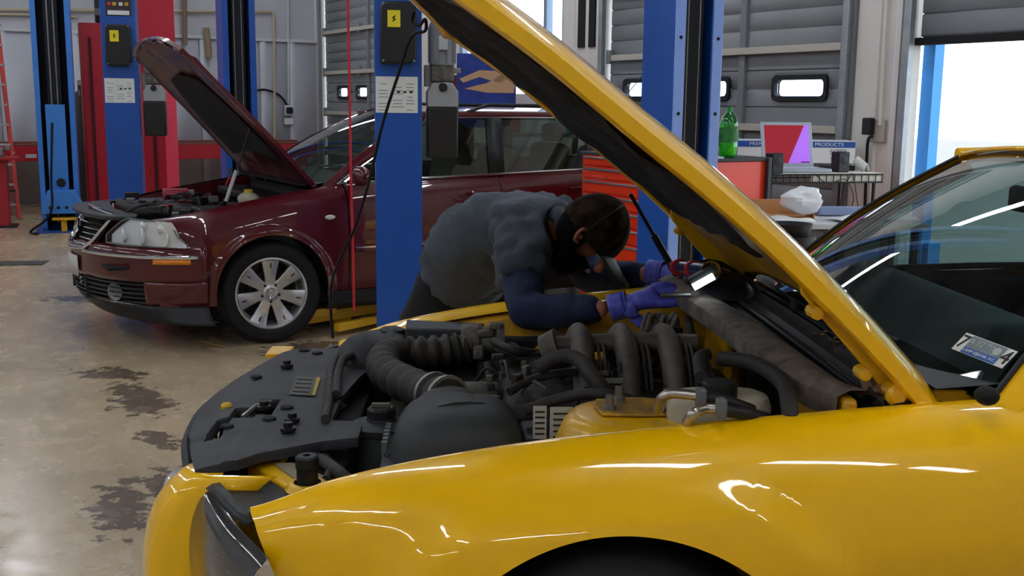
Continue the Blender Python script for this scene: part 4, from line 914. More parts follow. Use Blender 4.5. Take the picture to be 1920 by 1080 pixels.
m = MB(); m.grid([[rh(.02+t*(rl(v)-.04), v*.96*rw(t*rl(v)), -.028-.012*math.sin(v*9)**2) for v in VV] for t in np.linspace(0, 1, 31)]); m.build('hood_inner_frame', M('maroon_inner', '4A1116', .45, var=.3, vscale=9, coat=.2), rc, solid=.003)
m = MB(); m.grid([[rh(.22+t*.68+.05*math.cos(q*1.4), .53*q*(1-.35*t**3), -.05-.012*(1-q**6)) for q in np.linspace(-1, 1, 17)] for t in np.linspace(0, 1, 25)]); m.build('insulation_pad', M('red_car_pad', '120F11', .95, bump=.4), rc)
q0 = Vector(rh(.50, .50, -.05)); q1 = Vector((.20, .60, .87)); MB().tube([q0, q1], .007, 8).build('prop_rod', DARKM, rc); MB().tube([q1, q1.lerp(q0, .42)], .013, 10).build('strut_body', STEEL, rc)
# cabin
GR = GLASSR; INT = M('beige_interior', '857D62', .8, var=.15)
def rwb(v): return Vector((-.30-.10*(abs(v)/.70)**2, v, .985-.03*(v/.7)**2))
def rwt(v): return Vector((-1.12-.10*(abs(v)/.56)**2, v, 1.435-.025*(v/.56)**2))
def rwp(q, t): return rwb(q*.70).lerp(rwt(q*.56), t)+Vector((.03, 0, .03))*math.sin(math.pi*t)
m = MB(); m.grid([[rwp(q, t) for q in np.linspace(-1, 1, 19)] for t in np.linspace(0, 1, 13)]); m.build('windscreen', glass('red_windscreen', (.55, .64, .58)), rc)
def prof_roof(u): return 1.455-.02*((u+1.9)/1.3)**2
m = MB(); US = np.linspace(-1.12, -3.35, 24); m.grid([[(u-.10*abs(v/.56)**2*max(0, 1+(u+1.12)/.5), v*(1+.06*min(1, (-1.12-u)/.6)), prof_roof(u)-.035*abs(v/.56)**2.5) for v in np.linspace(-.56, .56, 15)] for u in US]); m.build('roof', REDP, rc, solid=.012)
for s in (1, -1):
    P = [rwp(s*1, t) for t in np.linspace(-.04, 1, 12)]
    m = MB(); m.grid([[p+Vector((.006, -s*.006, .006)), p+Vector((0, s*.012, .010)), p+Vector((-.03, s*.032, -.005)), p+Vector((-.055, s*.028, -.03))] for p in P]); m.build('windscreen_pillar', REDP, rc)
    Q = [Vector((-1.17-2.11*t, s*(.582+.012*math.sin(math.pi*t)), prof_roof(-1.17-2.11*t)-.045)) for t in np.linspace(0, 1, 14)]
    MB().tube(Q, .024, 8).build('roof_side', REDP, rc); MB().tube([p+Vector((0, s*.022, -.018)) for p in [P[6]+Vector((-.05, s*.01, -.02)), P[9]+Vector((-.05, s*.01, -.02))]+Q], .0065, 6).build('window_chrome', CHROME, rc)
    MB().tube([P[6]+Vector((-.05, s*.035, -.04)), Vector((-.47, s*.768, .98))], .0065, 6).build('window_chrome', CHROME, rc)
    MB().tube([q+Vector((0, s*.0, .07)) for q in [Q[2]-Vector((0, 0, .05)), Q[3], Q[10], Q[11]-Vector((0, 0, .05))]], .012, 8).build('roof_rail', BLK, rc)
    for u0, u1, tt in ((-1.60, -1.72, 1), (-2.42, -2.52, 1)):
        lo = Vector(((u0+u1)/2+.03, s*.766, 1.0)); hi = Vector(((u0+u1)/2-.03, s*.60, 1.40)); wd = abs(u1-u0)/2
        m = MB(); m.grid([[lo+Vector((wd, 0, 0)), lo+Vector((-wd, 0, 0))], [hi+Vector((wd, 0, 0)), hi+Vector((-wd, 0, 0))]]); m.build('window_pillar', BLK, rc, solid=.02)
    m = MB(); m.grid([[Vector((-.50-2.8*t, s*.762, .98+.05*t)) for t in np.linspace(0, 1, 10)], [Vector((-1.18-1.96*t, s*.596, 1.40)) for t in np.linspace(0, 1, 10)]]); m.build('side_glass', GR, rc)
    MB().ball((-.56, s*.93, 1.03), (.06, .09, .065), 14, 8).build('door_mirror', REDP, rc); MB().tube([(-.56, s*.78, .99), (-.56, s*.87, 1.01)], .022, 8).build('mirror_arm', BLK, rc)
    for v0 in (-1.35, -2.15): pass
m = MB(); m.grid([[(-.25, v, .96), (-.5, v, .985), (-.80, v, 1.0), (-.86, v, .93), (-.84, v, .7)] for v in np.linspace(-.68, .68, 10)]); m.build('dashboard', M('red_dash', '2A2B2C', .6), rc)
for u in (-1.55, -2.45):
    for v in (.36, -.36):
        B((u, v, .60), (.48, .48, .18), 'seat_cushion', INT, rc, bevel=.05); B((u-.27, v, .90), (.14, .46, .56), 'seat_back', INT, rc, bevel=.05, mat4=Matrix.Rotation(R(-12), 4, 'Y')); B((u-.34, v, 1.26), (.09, .25, .15), 'headrest', INT, rc, bevel=.04)
MB().tube([Vector((-1.05, .36, .95))+Matrix.Rotation(R(-65), 3, 'Y') @ Vector((.18*math.cos(a), .18*math.sin(a), 0)) for a in [2*math.pi*k/28 for k in range(29)]], .014, 8).build('steering_wheel', BLK, rc)
m = MB(); m.grid([[(-3.3, v, 1.40), (-3.62, v, 1.0), (-3.68, v, .7), (-3.66, v, .3)] for v in np.linspace(-.60, .60, 6)]); m.build('tailgate', REDP, rc, solid=.01)
B((-1.7, 0, .24), (3.2, 1.5, .05), 'floor_pan', BLKM, rc); B((-2.9, 0, .75), (1.0, 1.3, .03), 'cargo_floor', INT, rc)
MB().tube([(-3.15, 0, 1.45), (-3.45, 0, 1.75)], .004, 5).build('aerial', BLK, rc)
B((.1, .3, .20), (.5, .06, .06), 'suspension_arm', DARKM, rc)
# ================================================================== LIFTS
def column(x, y, w_, d_, h, label, back=True, kind='front', rot=0, mat=BLUE):
    # local -y = back of the channel (faces the camera for near columns); open side +y
    t = thing('lift_column', label, 'lift column', (x, y, 0), RZ-R(5.5)+rot)
    th = .012
    m = MB(); P = [(-w_/2, -d_/2), (w_/2, -d_/2), (w_/2, d_/2), (w_/2-.055, d_/2), (w_/2-.055, d_/2-th), (w_/2-th, d_/2-th), (w_/2-th, -d_/2+th), (-w_/2+th, -d_/2+th), (-w_/2+th, d_/2-th), (-w_/2+.055, d_/2-th), (-w_/2+.055, d_/2), (-w_/2, d_/2)]
    if kind == 'open': P = [(-px, -py) for px, py in P]
    m.prism(P, .02, h); m.build('channel', mat, t, bevel=.003)
    MB().box((0, 0, .01), (w_+.16, d_+.2, .02)).build('base_plate', mat, t, bevel=.003)
    for a in (-1, 1):
        for b_ in (-1, 1): MB().lathe([(.018, 0), (.018, .016), (0, .018)], (a*(w_/2+.05), b_*(d_/2+.06), .02), seg=6).build('anchor_bolt', STEEL, t, angle=20)
    return t
def control_kit(t, w_, d_, z0, up=.04):     # release box with yellow sticker, placard, on the column's back face
    y = -d_/2
    bx = MB(); bx.prism([(-.10, 0), (.07, 0), (.10, .035), (.10, .30), (.085, .335), (-.075, .335), (-.10, .30)], 0, .065, lambda p, h: (p[0], y-h, z0+.36+up+p[1])); b_ = bx.build('release_cover', M('cover_black', '1A1B1D', .45), t, bevel=.012)
    for a, c_ in ((-.085, .375), (.085, .375), (-.085, .68), (.085, .68)): MB().lathe([(0, .006), (.006, .006), (.007, 0)], (a, y-.066, z0+c_+up), mat=Matrix.Rotation(R(90), 4, 'X'), seg=8).build('screw', STEEL, b_)
    MB().box((-.025, y-.068, z0+.60+up), (.07, .004, .09)).build('warning_sticker', M('sticker_yellow', 'E8D820', .5), b_)
    MB().prism([(-.010, -.018), (.012, -.004), (.002, 0), (.010, .020), (-.012, .006), (-.002, 0)], y-.071, y-.0705, lambda p, h: (-.025+p[0], h, z0+.60+up+p[1])).build('bolt_symbol', M('decal_black', '101010', .6), b_)
    pl = MB().box((-.01, y-.0015, z0+.23), (.235, .002, .20)).build('placard', PAPER, t)
    dk_ = M('print_grey', '6E7274', .7)
    for k in range(9):
        for a, l_ in ((-.075, .06), (.005, .07), (.075, .05)):
            if (k+int(a*100)) % 4 == 0: continue
            MB().box((a-.01, y-.003, z0+.145+k*.018), (l_*(.6+.4*rnd.random()), .0008, .0035)).build('print_line', dk_, pl)
    for k in range(3): MB().ball((-.0+k*.035, y-.003, z0+.245), (.011, .001, .006), 8, 5).build('pictogram', M('decal_black'), pl)
def power_unit(t, w_, d_, z0, blueside=False):
    x = w_/2+.12; y = -d_/2+.10
    u = bpy.data.objects.new('power_unit', None); C.objects.link(u); u.parent = t; u.location = (x, y, z0)
    B((-.05, .03, .02), (.10, .05, .12), 'bracket', STEEL, u)
    B((0, 0, -.30), (.175, .16, .29), 'oil_tank', M('tank_black', '1F1E1D', .4), u, bevel=.012)
    m = MB(); m.prism([(-.0875, 0), (.0875, 0), (.0875, .085), (.055, .135), (-.055, .135), (-.0875, .085)], -.08, .08, lambda p, h: (p[0], h, -.155+p[1])); m.build('valve_block', M('tank_grey', '9A9EA0', .45), u, bevel=.006)
    MB().lathe([(0, .018), (.022, .016), (.025, 0)], (0, -.082, -.045), mat=Matrix.Rotation(R(90), 4, 'X'), seg=16).build('filler_cap', BLK, u)
    MB().box((0, 0, .03), (.13, .12, .09)).build('pump_head', CAST, u, bevel=.008)
    MB().lathe([(.055, .07), (.072, .08), (.072, .30), (.06, .325), (0, .33)], (0, 0, 0), seg=24).build('motor', M('motor_grey', '84888A', .5), u)
    for k in range(10): a = 2*math.pi*k/10; MB().box((.074*math.cos(a), .074*math.sin(a), .19), (.012, .004, .2), a).build('cooling_fin', M('motor_grey'), u)
    B((.0, -.085, .20), (.05, .04, .08), 'switch_box', M('switch_grey', 'B5B8B8', .5), u); B((.085, -.02, .05), (.04, .03, .03), 'hose_fitting', STEEL, u)
# near column of the wagon's bay
t = column(-.665, 6.30, .262, .24, 3.6, 'tall blue lift column beside the dark red wagon with black cover and placard', rot=R(8)-RZ+R(5.5)); control_kit(t, .262, .24, 1.30); power_unit(t, .262, .24, 1.62)
t2 = column(-3.30, 9.30, .275, .24, 2.50, 'blue lift column behind the wagon\'s raised hood carrying control box and placard', rot=R(13)-RZ+R(5.5)); control_kit(t2, .275, .24, 1.33, .07); power_unit(t2, .275, .24, 1.63)
b_ = B((.01, -.122, 2.23), (.20, .004, .13), 'maker_sign', M('sign_dark', '3A2B34', .5), t2)
for a, c_, cl in ((-.06, 2.26, 'C23A34'), (-.02, 2.26, 'C8A02A'), (.03, 2.26, 'D8DAD8'), (.075, 2.26, 'C8A02A')): B((a, -.126, c_), (.03, .003, .028), 'sign_patch', M('sign_'+cl, cl, .5), b_)
B((.01, -.125, 2.19), (.17, .004, .035), 'sign_strip', PAPER, t2)
# far columns, open side towards us
def far_column(x, y, w_, d_, h, label, rot=0, mat=BLUE):
    t = column(x, y, w_, d_, h, label, kind='open', rot=rot, mat=mat)
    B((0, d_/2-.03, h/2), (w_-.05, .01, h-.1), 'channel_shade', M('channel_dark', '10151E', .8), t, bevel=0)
    B((.0, -.02, h/2), (w_*.36, d_*.62, h-.3), 'shade_block', M('channel_dark'), t, bevel=0)  # dark block added inside the channel to stand in for its shade
    for a in (-.035, .03): MB().tube([(a, -d_*.36, .1), (a, -d_*.36, h-.1)], .008, 6).build('lift_cable', STEEL, t)
    return t
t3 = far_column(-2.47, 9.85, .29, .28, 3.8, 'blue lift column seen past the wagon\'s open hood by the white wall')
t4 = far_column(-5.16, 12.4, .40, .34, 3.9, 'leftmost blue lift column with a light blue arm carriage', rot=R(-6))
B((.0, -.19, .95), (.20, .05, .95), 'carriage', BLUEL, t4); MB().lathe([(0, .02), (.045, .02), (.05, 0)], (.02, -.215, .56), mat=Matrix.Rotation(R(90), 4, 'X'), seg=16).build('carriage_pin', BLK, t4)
MB().prism([(-.12, .48), (.16, .48), (.29, .22), (-.20, .22)], -.32, -.16, lambda p, h: (p[0], h, p[1])).build('arm_head', BLUEL, t4, bevel=.008)
for k in range(4): MB().ball((-.10+k*.085, -.325, .29), (.018, .006, .018), 10, 6).build('arm_hole', BLKM, t4)
B((.06, -.24, .16), (.30, .14, .03), 'arm_pad', M('lift_yellow', 'D7A718', .5), t4); B((.03, -.24, .08), (.06, .06, .14), 'pad_stem', M('lift_yellow'), t4)
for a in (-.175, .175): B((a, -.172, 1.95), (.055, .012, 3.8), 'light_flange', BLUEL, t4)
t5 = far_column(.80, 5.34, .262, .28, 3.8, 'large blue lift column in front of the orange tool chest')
for a in (-.104, .104): B((a, -.146, 1.9), (.055, .012, 3.76), 'light_flange', M('flange_lit_blue', '86AAF4', .42, coat=.2), t5)  # paler column blue: daylight on the flange faces put into the colour
for z in (1.1, 1.45, 1.8, 2.15):
    for a in (-.104, .104): MB().lathe([(0, .003), (.008, .003), (.009, 0)], (a, -.152, z), mat=Matrix.Rotation(R(90), 4, 'X'), seg=8).build('hole_plug', BLKM, t5)
# lift arm and pads under the wagon
t = thing('lift_arm', 'yellow swing arm with pad on the floor behind the wagon\'s front wheel', 'lift arm', at_z(640, 612, 0), RZ-R(5))
YA = M('lift_yellow'); B((0, 0, .10), (.62, .12, .07), 'arm', YA, t, R(20)); B((-.22, -.10, .14), (.26, .18, .05), 'arm_tip', YA, t, R(20)); B((.12, -.18, .06), (.55, .05, .05), 'arm_guard', YA, t, R(28))
MB().lathe([(0, .19), (.05, .19), (.06, .17), (.06, .13)], (-.22, -.08, 0), seg=18).build('pad', RUB, t); B((0, .02, .035), (.12, .12, .07), 'arm_foot', YA, t)
m = MB(); p = at_z(640, 590, .02); rows = []
for i in range(9): rows.append([(p.x+(i-4)*.07, p.y+.2+(j-3)*.05, .035+.02*math.sin(i*1.3+j)*math.cos(j*2)) for j in range(7)])
m.grid(rows); o = m.build('floor_mat', M('crumpled_grey', '5D6066', .55, bump=.3), solid=.02, sub=1); tag(o, 'crumpled grey cover lying on the floor under the dark red wagon', 'cover')
# ================================================================== RED LIFT AND BENCH AT THE BACK
t = thing('runway_lift', 'long red drive-on runway rails standing along the back wall', 'lift', rm(2.3, 15.35), RZ)
L0 = 5.0
for y in (0, .85): B((0, y, .79), (6.6, .42 if y else .30, .20), 'runway', REDL, t, bevel=.01); B((0, y-.02, .90), (6.6, .26, .02), 'runway_top', M('runway_dust', '7C4A40', .8, var=.3), t)
for x in (-3.1, -.9, .8, 3.1): B((x, .4, .345), (.18, .9, .69), 'support_leg', REDL, t)
B((-.55, -.156, .76), (.13, .01, .05), 'maker_plate', M('plate_grey', 'B8BCC0', .4), t)
def redcol(px, y, w_, z1, label, head=False, depth=.28):
    p = at_y(px, 300, y); t = thing('red_lift_column', label, 'lift column', (p.x, p.y, 0), RZ-R(8))
    m = MB(); m.prism([(-w_/2, -.10), (-w_/2+.03, -.14), (w_/2, -.14), (w_/2, .14), (-w_/2, .14)], .02, z1); m.build('post', REDL, t, bevel=.006)
    B((-w_*.12, -.145, z1*.48), (.03, .02, z1*.9), 'rack_slot', M('slot_dark', '3A0A10', .7), t, bevel=0); B((0, 0, .01), (w_+.2, .5, .02), 'base_plate', REDL, t)
    if head: B((0, -.03, z1+.30), (w_+.02, .34, .62), 'head_box', M('head_red', 'C02436', .4, coat=.3), t, bevel=.01); B((w_/2-.06, -.148, .95), (.12, .012, 1.9), 'face_plate', M('pink_red', 'E8465C', .4, coat=.3), t)
    return t
redcol(298, 11.2, .36, 2.02, 'red lift column with square head box right behind the blue control column', True)
redcol(185, 12.9, .30, 2.35, 'darker red lift column standing between two blue columns at the back')
t = thing('gas_cylinder', 'tall narrow black tank standing between the blue and red columns', 'cylinder', (*at_z(163, 404, 0).xy, 0), 0)
MB().lathe([(0, .02), (.10, .02), (.11, .05), (.11, 1.45), (.08, 1.55), (.03, 1.60), (.03, 1.66), (0, 1.66)], seg=24).build('tank', M('tank_black', '1F1E1D'), t); MB().lathe([(.035, 1.66), (.035, 1.72), (0, 1.73)], seg=12).build('valve', STEEL, t)
t = thing('dark_motor', 'black motor bolted on the top of the darker red lift column', 'motor', (*at_y(187, 30, 12.9).xy, 2.36)); MB().lathe([(0, 0), (.05, 0), (.055, .02), (.055, .28), (.02, .33), (.015, .40), (0, .40)], seg=16).build('motor_body', BLK, t); B((0, -.06, .12), (.05, .03, .08), 'terminal_box', GREYP, t)
# vise on a red stand
p = at_z(3, 425, 0); t = thing('bench_vise', 'bench vise on a red pedestal at the left edge', 'vise', (p.x, p.y, 0), R(20))
B((0, 0, .40), (.20, .20, .78), 'pedestal', REDL, t); B((0, 0, .80), (.45, .40, .03), 'bench_top', REDL, t); B((0, 0, .87), (.16, .12, .10), 'vise_body', STEEL, t, bevel=.01); B((.12, 0, .92), (.05, .14, .06), 'jaw', STEEL, t); MB().tube([(.18, -.1, .86), (.18, .1, .86)], .01, 6).build('handle', CHROME, t); B((0, 0, .01), (.35, .35, .02), 'foot_plate', BLK, t)
# ladder
t = thing('ladder', 'red step ladder leaning against the white wall at the far left', 'ladder', (0, 0, 0))
A1, A2 = at_y(34, 378, 13.4), at_y(-14, -30, 13.9); A1.z = .02
off = Vector((-.42, -.02, 0))
for o_ in (Vector((0, 0, 0)), off): MB().tube([A1+o_, A2+o_*.75], .03, 4).build('rail', M('ladder_red', 'B8382E', .5), t)
for k in range(11): f = .06+k*.085; MB().box(tuple((A1+off*.5).lerp(A2+off*.375, f)), (.40, .07, .025), R(4)).build('rung', M('aluminium', 'A9ABAC', .4, metal=.5), t)
B(tuple(A1+Vector((-.15, -.12, .35))), (.30, .18, .02), 'shelf', BLK, t)
# wall conduits, pipes, outlet
def wallrun(name, label, cat, pts, r, mat):
    fixed = cat == 'pipe'; o = MB().tube(pts, r, 8).build(name, mat, wb if fixed else None); return o if fixed else tag(o, label, cat)
def bw(px, py, off=.06): return at_n(px, py, WA, SW-off)
wallrun('conduit', 'pale yellow conduit running along the back wall and turning down', 'pipe', [bw(-60, 18), bw(280, 20), bw(505, 22), bw(512, 24), bw(514, 60), bw(515, 260)], .022, M('ivory_pipe', 'B9AE94', .5))
wallrun('brown_pipe', 'thin brown vertical pipe above the wagon\'s open hood', 'pipe', [bw(346, -60, .09), bw(347, 85, .09)], .035, M('brown_pipe', '7E6A58', .6))
wallrun('branch_pipe', 'thin pipe across the upper left part of the back wall', 'pipe', [bw(-60, 26, .05), bw(85, 28, .05), bw(145, 32, .05)], .018, M('ivory_pipe'))
wallrun('thin_conduit', 'thin white conduit dropping to the wall outlet box', 'pipe', [bw(540, -40, .05), bw(541, 195, .05)], .014, WHITE)
p = bw(541, 207, .08); t = thing('wall_outlet', 'white outlet box with a black plug on the back wall', 'outlet', p, RZ); B((0, 0, 0), (.12, .06, .16), 'box', WHITEP, t); B((.0, -.05, .0), (.10, .07, .10), 'plug', BLK, t, bevel=.02); B((0, 0, -.17), (.14, .05, .10), 'lower_box', WHITEP, t)
wallrun('power_cord', 'black power cord looping from the wall outlet to the blue column', 'cord', catmull([bw(472, 172), bw(495, 168), bw(520, 176), bw(534, 190), bw(540, 205)], 6), .016, BLKM)
wallrun('air_line', 'short pale hose hanging on the wall beside the blue column', 'hose', catmull([bw(386, 52, .1), bw(390, 80, .1), bw(392, 108, .1)], 4), .05, M('tan_hose', '8F8268', .6))
wallrun('red_air_hose', 'thin red air hose hanging straight down beside the blue column', 'hose', catmull([at_y(651, -40, 5.7), at_y(655, 150, 5.7), at_y(658, 330, 5.7), at_y(662, 470, 5.7), at_y(664, 583, 5.7)], 5), .0065, M('hose_red', 'C01C2C', .45))
# black cord hooked on the raised yellow hood, running down to the bay
cord = catmull([at_y(776, 24, 3.02), at_y(772, 42, 3.0), at_y(786, 48, 2.98), at_y(797, 36, 2.96), at_y(797, 58, 2.98), at_y(772, 68, 3.0), at_y(750, 130, 3.05), at_y(718, 230, 3.1), at_y(692, 340, 3.15), at_y(664, 430, 3.18), at_y(640, 480, 3.2), at_y(624, 520, 3.2), at_y(620, 570, 3.2), at_y(624, 634, 3.2)], 6)
o = MB().tube(cord, .0045, 7).build('lamp_cord', M('cord_black', '141416', .5)); tag(o, 'black cord hooked on the raised yellow hood and hanging down in front', 'cord')
# ================================================================== TOOL CHEST AND CART
p0 = Vector((1.02, 6.40, 0))      # nearest corner
tc = thing('tool_chest', 'tall red-orange tool chest with drawers behind the blue column', 'tool chest', p0, RZ)
W1, D1, H1 = .64, 1.10, 1.175      # local x = depth (towards the door wall), local y = width
B((W1/2, D1/2, H1/2+.05), (W1, D1, H1-.12), 'cabinet', ORANGE, tc, bevel=.01)
B((W1/2, D1/2, H1-.005), (W1+.03, D1+.03, .022), 'top_mat', M('chest_top', '3A3D42', .6), tc)
k = 0; z = .16
for h_ in (.16, .16, .12, .10, .10, .09, .09, .08, .07):
    d_ = B((-.008, D1/2, z+h_/2), (.02, D1-.06, h_-.008), 'drawer', ORANGE, tc, bevel=.004); B((-.022, D1/2, z+h_-.018), (.016, D1-.10, .014), 'drawer_pull', M('pull_metal', 'B8BCC0', .3, metal=.8), d_); z += h_+.004
for a in (.06, W1-.06):
    for b_ in (.08, D1-.08): MB().lathe([(0, -.018), (.045, -.018), (.05, 0), (.045, .018), (0, .018)], (a, b_, .05), 'X', 16).build('caster', BLK, tc)
B((W1-.02, -.02, .62), (.03, .03, 1.12), 'side_post', M('dark_post', '2E3338', .5), tc); 
for z in (.78, .80): MB().lathe([(0, .002), (.007, .002), (.008, 0)], (W1*.72, -.003, z), mat=Matrix.Rotation(R(90), 4, 'X'), seg=8).build('rivet', BLKM, tc)
MB().tube([(W1*.3, -.03, .66), (W1*.62, -.03, .66)], .008, 6).build('side_handle', STEEL, tc)
# green soda bottle
p = at_z(1362, 289, 1.181); p = at_y(1365, 291, 6.62); t = thing('soda_bottle', 'green plastic soda bottle, part full, on the tool chest', 'bottle', (p.x, p.y, 1.182))
prof = [(0, .004), (.040, 0), (.052, .012), (.056, .03), (.056, .11), (.053, .12), (.053, .17), (.056, .18), (.054, .21), (.042, .245), (.022, .268), (.015, .275), (.015, .29)]
MB().lathe(prof, seg=28).build('bottle_wall', glass('green_plastic', (.25, .80, .30)), t)
MB().lathe([(0, .006), (.046, .012), (.052, .03), (.052, .088), (0, .088)], seg=24).build('soda', M('green_soda', '62E01C', .2), t)
MB().lathe([(.057, .095), (.0575, .10), (.0575, .175), (.057, .18)], seg=28).build('bottle_label', M('green_label', '1E5A2A', .5, col2='2F8A3C', vscale=30), t)
MB().lathe([(.016, .278), (.0165, .28), (.0165, .302), (0, .303)], seg=18).build('bottle_cap', M('green_cap', '1C9A3A', .4), t)
o = B(tuple(at_y(1347, 287, 6.5).xy)+(1.186+.0,), (.05, .05, .012), 'note_pad', M('pale_blue_pad', 'B5D3DC', .6), None, RZ); tag(o, 'small pale blue pad on the tool chest beside the bottle', 'pad')
# white boxes with blue lettered band
def carton(px0, px1, py0, py1, y, label):
    a, b_ = at_y(px0, py1, y), at_y(px1, py1, y); h_ = at_y(px0, py0, y).z-a.z; w_ = (b_-a).length; ang = R(-2)
    t = thing('parts_carton', label, 'box', (a.x, a.y, a.z), ang)
    B((w_/2, .14, h_/2), (w_, .28, h_), 'carton', M('carton_white', 'D6D9DC', .6), t); B((w_/2, -.002, h_-.026), (w_-.004, .003, .042), 'printed_band', M('band_blue', '1F4FA0', .5), t)
    return t, w_, h_
DW = M('decal_white', 'D8DAD8', .5)
t, w_, h_ = carton(1381, 1600, 262, 304, 7.75, 'long white parts carton with blue printed band behind the laptop')
text('PREMIUM TRANSMISSION PRODUCTS', .034, DW, t, Matrix.Translation((w_/2, -.005, h_-.026)) @ Matrix.Rotation(R(90), 4, 'X'), 'carton_lettering', sx=1.16)
text('SIZER', .05, M('print_grey'), t, Matrix.Translation((w_*.86, -.004, h_*.50)) @ Matrix.Rotation(R(90), 4, 'X'), 'carton_lettering'); text('G  RT', .042, M('print_navy', '1B2A4A', .6), t, Matrix.Translation((w_*.86, -.004, h_*.2)) @ Matrix.Rotation(R(90), 4, 'X'), 'carton_lettering')
# wire cart with laptop
a, b_ = at_y(1442, 330, 6.75), at_y(1655, 330, 6.95); cw_ = (b_-a).length; ca = math.atan2(b_.y-a.y, b_.x-a.x); zc = 1.072
ct = thing('wire_cart', 'wire shelf cart against the white wall carrying laptop and speakers', 'cart', (a.x, a.y, 0), ca)
WB_ = M('wire_black', '1C1D20', .5)
CD = .46
def wire_shelf(z, name='shelf', lip=.05):
    m = MB()
    for k in range(17): m.tube([(cw_*k/16, 0, z), (cw_*k/16, CD, z)], .0035, 5)
    for y in (0, CD):
        m.tube([(0, y, z), (cw_, y, z)], .006, 6); m.tube([(0, y, z-lip), (cw_, y, z-lip)], .006, 6)
        for k in range(17): m.tube([(cw_*k/16, y, z), (cw_*k/16, y, z-lip)], .0035, 5)
    for x in (0, cw_): m.tube([(x, 0, z), (x, CD, z)], .006, 6); m.tube([(x, 0, z-lip), (x, CD, z-lip)], .006, 6)
    return m.build(name, WB_, ct)
wire_shelf(zc); wire_shelf(.22)
B((cw_*.68, .012, zc-.025), (cw_*.62, .006, .045), 'shelf_liner', M('liner_white', 'D9D6CC', .6), ct)
B((cw_*.5, CD/2, zc+.005), (cw_, CD, .004), 'shelf_board', M('liner_white'), ct)
for x in (.03, cw_-.04):
    for y in (.03, CD-.03): MB().tube([(x, y, .07), (x, y, zc-.01)], .012, 8).build('leg', WB_, ct); MB().lathe([(0, -.012), (.035, -.012), (.035, .012), (0, .012)], (x, y, .035), 'X', 14).build('caster', BLK, ct)
def oncart(x, y, z=0): m_ = Matrix.Translation((a.x, a.y, 0)) @ Matrix.Rotation(ca, 4, 'Z'); return m_ @ Vector((x, y, zc+.0075+z))
lp = thing('laptop', 'open silver laptop with red and violet screen on the wire cart', 'laptop', oncart(.29, .22), ca+R(-4))
SIL = M('laptop_silver', 'A9B6C0', .4, metal=.3)
B((.02, -.0, .012), (.36, .26, .022), 'base', SIL, lp, bevel=.006); B((.02, .02, .0238), (.31, .12, .002), 'keyboard', M('keys_grey', 'C9D2D6', .5), lp)
sc_ = bpy.data.objects.new('screen_panel', None); C.objects.link(sc_); sc_.parent = lp; sc_.location = (.02, .13, .02); sc_.rotation_euler = (R(-14), 0, 0)
B((0, .006, .15), (.36, .012, .30), 'lid', SIL, sc_, bevel=.005)
MB().add([(-.155, -.0015, .025), (.0, -.0015, .025), (.125, -.0015, .278), (-.155, -.0015, .278)], [(0, 1, 2, 3)]).build('display_red', M('screen_red', '960C22', .4, emit=.5), sc_)
MB().add([(.0, -.0015, .025), (.155, -.0015, .025), (.155, -.0015, .278), (.125, -.0015, .278)], [(0, 1, 2, 3)]).build('display_violet', M('screen_violet', 'A264DC', .4, emit=.7), sc_)
B((.12, -.003, .032), (.06, .001, .008), 'display_banner', M('screen_maroon', '7A1E50', .5), sc_, bevel=0)
for x, y, h_, lb in ((.05, .035, .125, 'small black desktop speaker in front of the laptop screen'), (.56, .12, .13, 'small black desktop speaker right of the laptop before the carton')):
    t = thing('speaker', lb, 'speaker', oncart(x, y), ca+R(8)); B((0, 0, h_/2), (.085, .08, h_), 'speaker_box', BLK, t, bevel=.006); MB().lathe([(0, .004), (.022, .002), (.028, 0)], (0, -.041, h_*.6), mat=Matrix.Rotation(R(90), 4, 'X'), seg=18).build('cone', M('speaker_cone', '2C2D30', .6), t)
t = thing('card_reader', 'flat black box on the right end of the wire cart', 'device', oncart(cw_-.15, .30), ca); B((0, 0, .016), (.20, .12, .032), 'case', BLK, t); B((.0, -.061, .016), (.12, .002, .008), 'slot', GREYP, t)
o = MB().grid([[(oncart(cw_-.06+i*.012, .12+j*.04).x, oncart(cw_-.06+i*.012, .12+j*.04).y, zc+.01+.05*math.sin(i*.9)+.015*j % .05) for j in range(5)] for i in range(5)]).build('paper_bag', PAPER, solid=.002); tag(o, 'crumpled white paper at the right end of the wire cart', 'paper')
for k, (lb, pts) in enumerate((('thin black cable hanging in a loop under the wire cart', [(.56, -.02, .0), (.50, -.04, -.10), (.48, -.04, -.28), (.62, -.03, -.30), (.60, -.02, -.12), (.58, .0, -.0)]), ('thin black cable drooping from the laptop side of the cart', [(.30, -.02, .0), (.38, -.05, -.06), (.52, -.03, -.04), (.58, -.02, -.20), (.40, .0, -.38)]))):
    o = MB().tube(catmull([oncart(*q) for q in pts], 6), .0035, 6).build('speaker_cable', WB_); tag(o, lb, 'cable')
# wall adapter and its lead on the wall by the cart
def dw(px, py, off=.03): return at_n(px, py, NA, CN-off)
t = thing('wall_socket', 'black power adapter plugged in a wall socket by the open door', 'socket', dw(1646, 245, .02), RZ)
B((0, 0, 0), (.03, .13, .16), 'socket_box', M('socket_beige', 'ADA79E', .5), t); B((-.05, .045, .03), (.06, .07, .12), 'adapter', BLK, t, bevel=.008)
wallrun('adapter_lead', 'black lead dropping from the wall adapter behind the cart', 'cable', catmull([dw(1636, 256, .08), dw(1628, 262, .08), dw(1625, 300, .06), dw(1622, 380, .05), dw(1620, 440, .05)], 5), .011, BLKM)
wallrun('white_conduit', 'slim conduit running down the corrugated wall to the socket', 'pipe', [dw(1664, -40, .035), dw(1655, 140, .035), dw(1650, 235, .035)], .014, M('wall_panel_warm'))
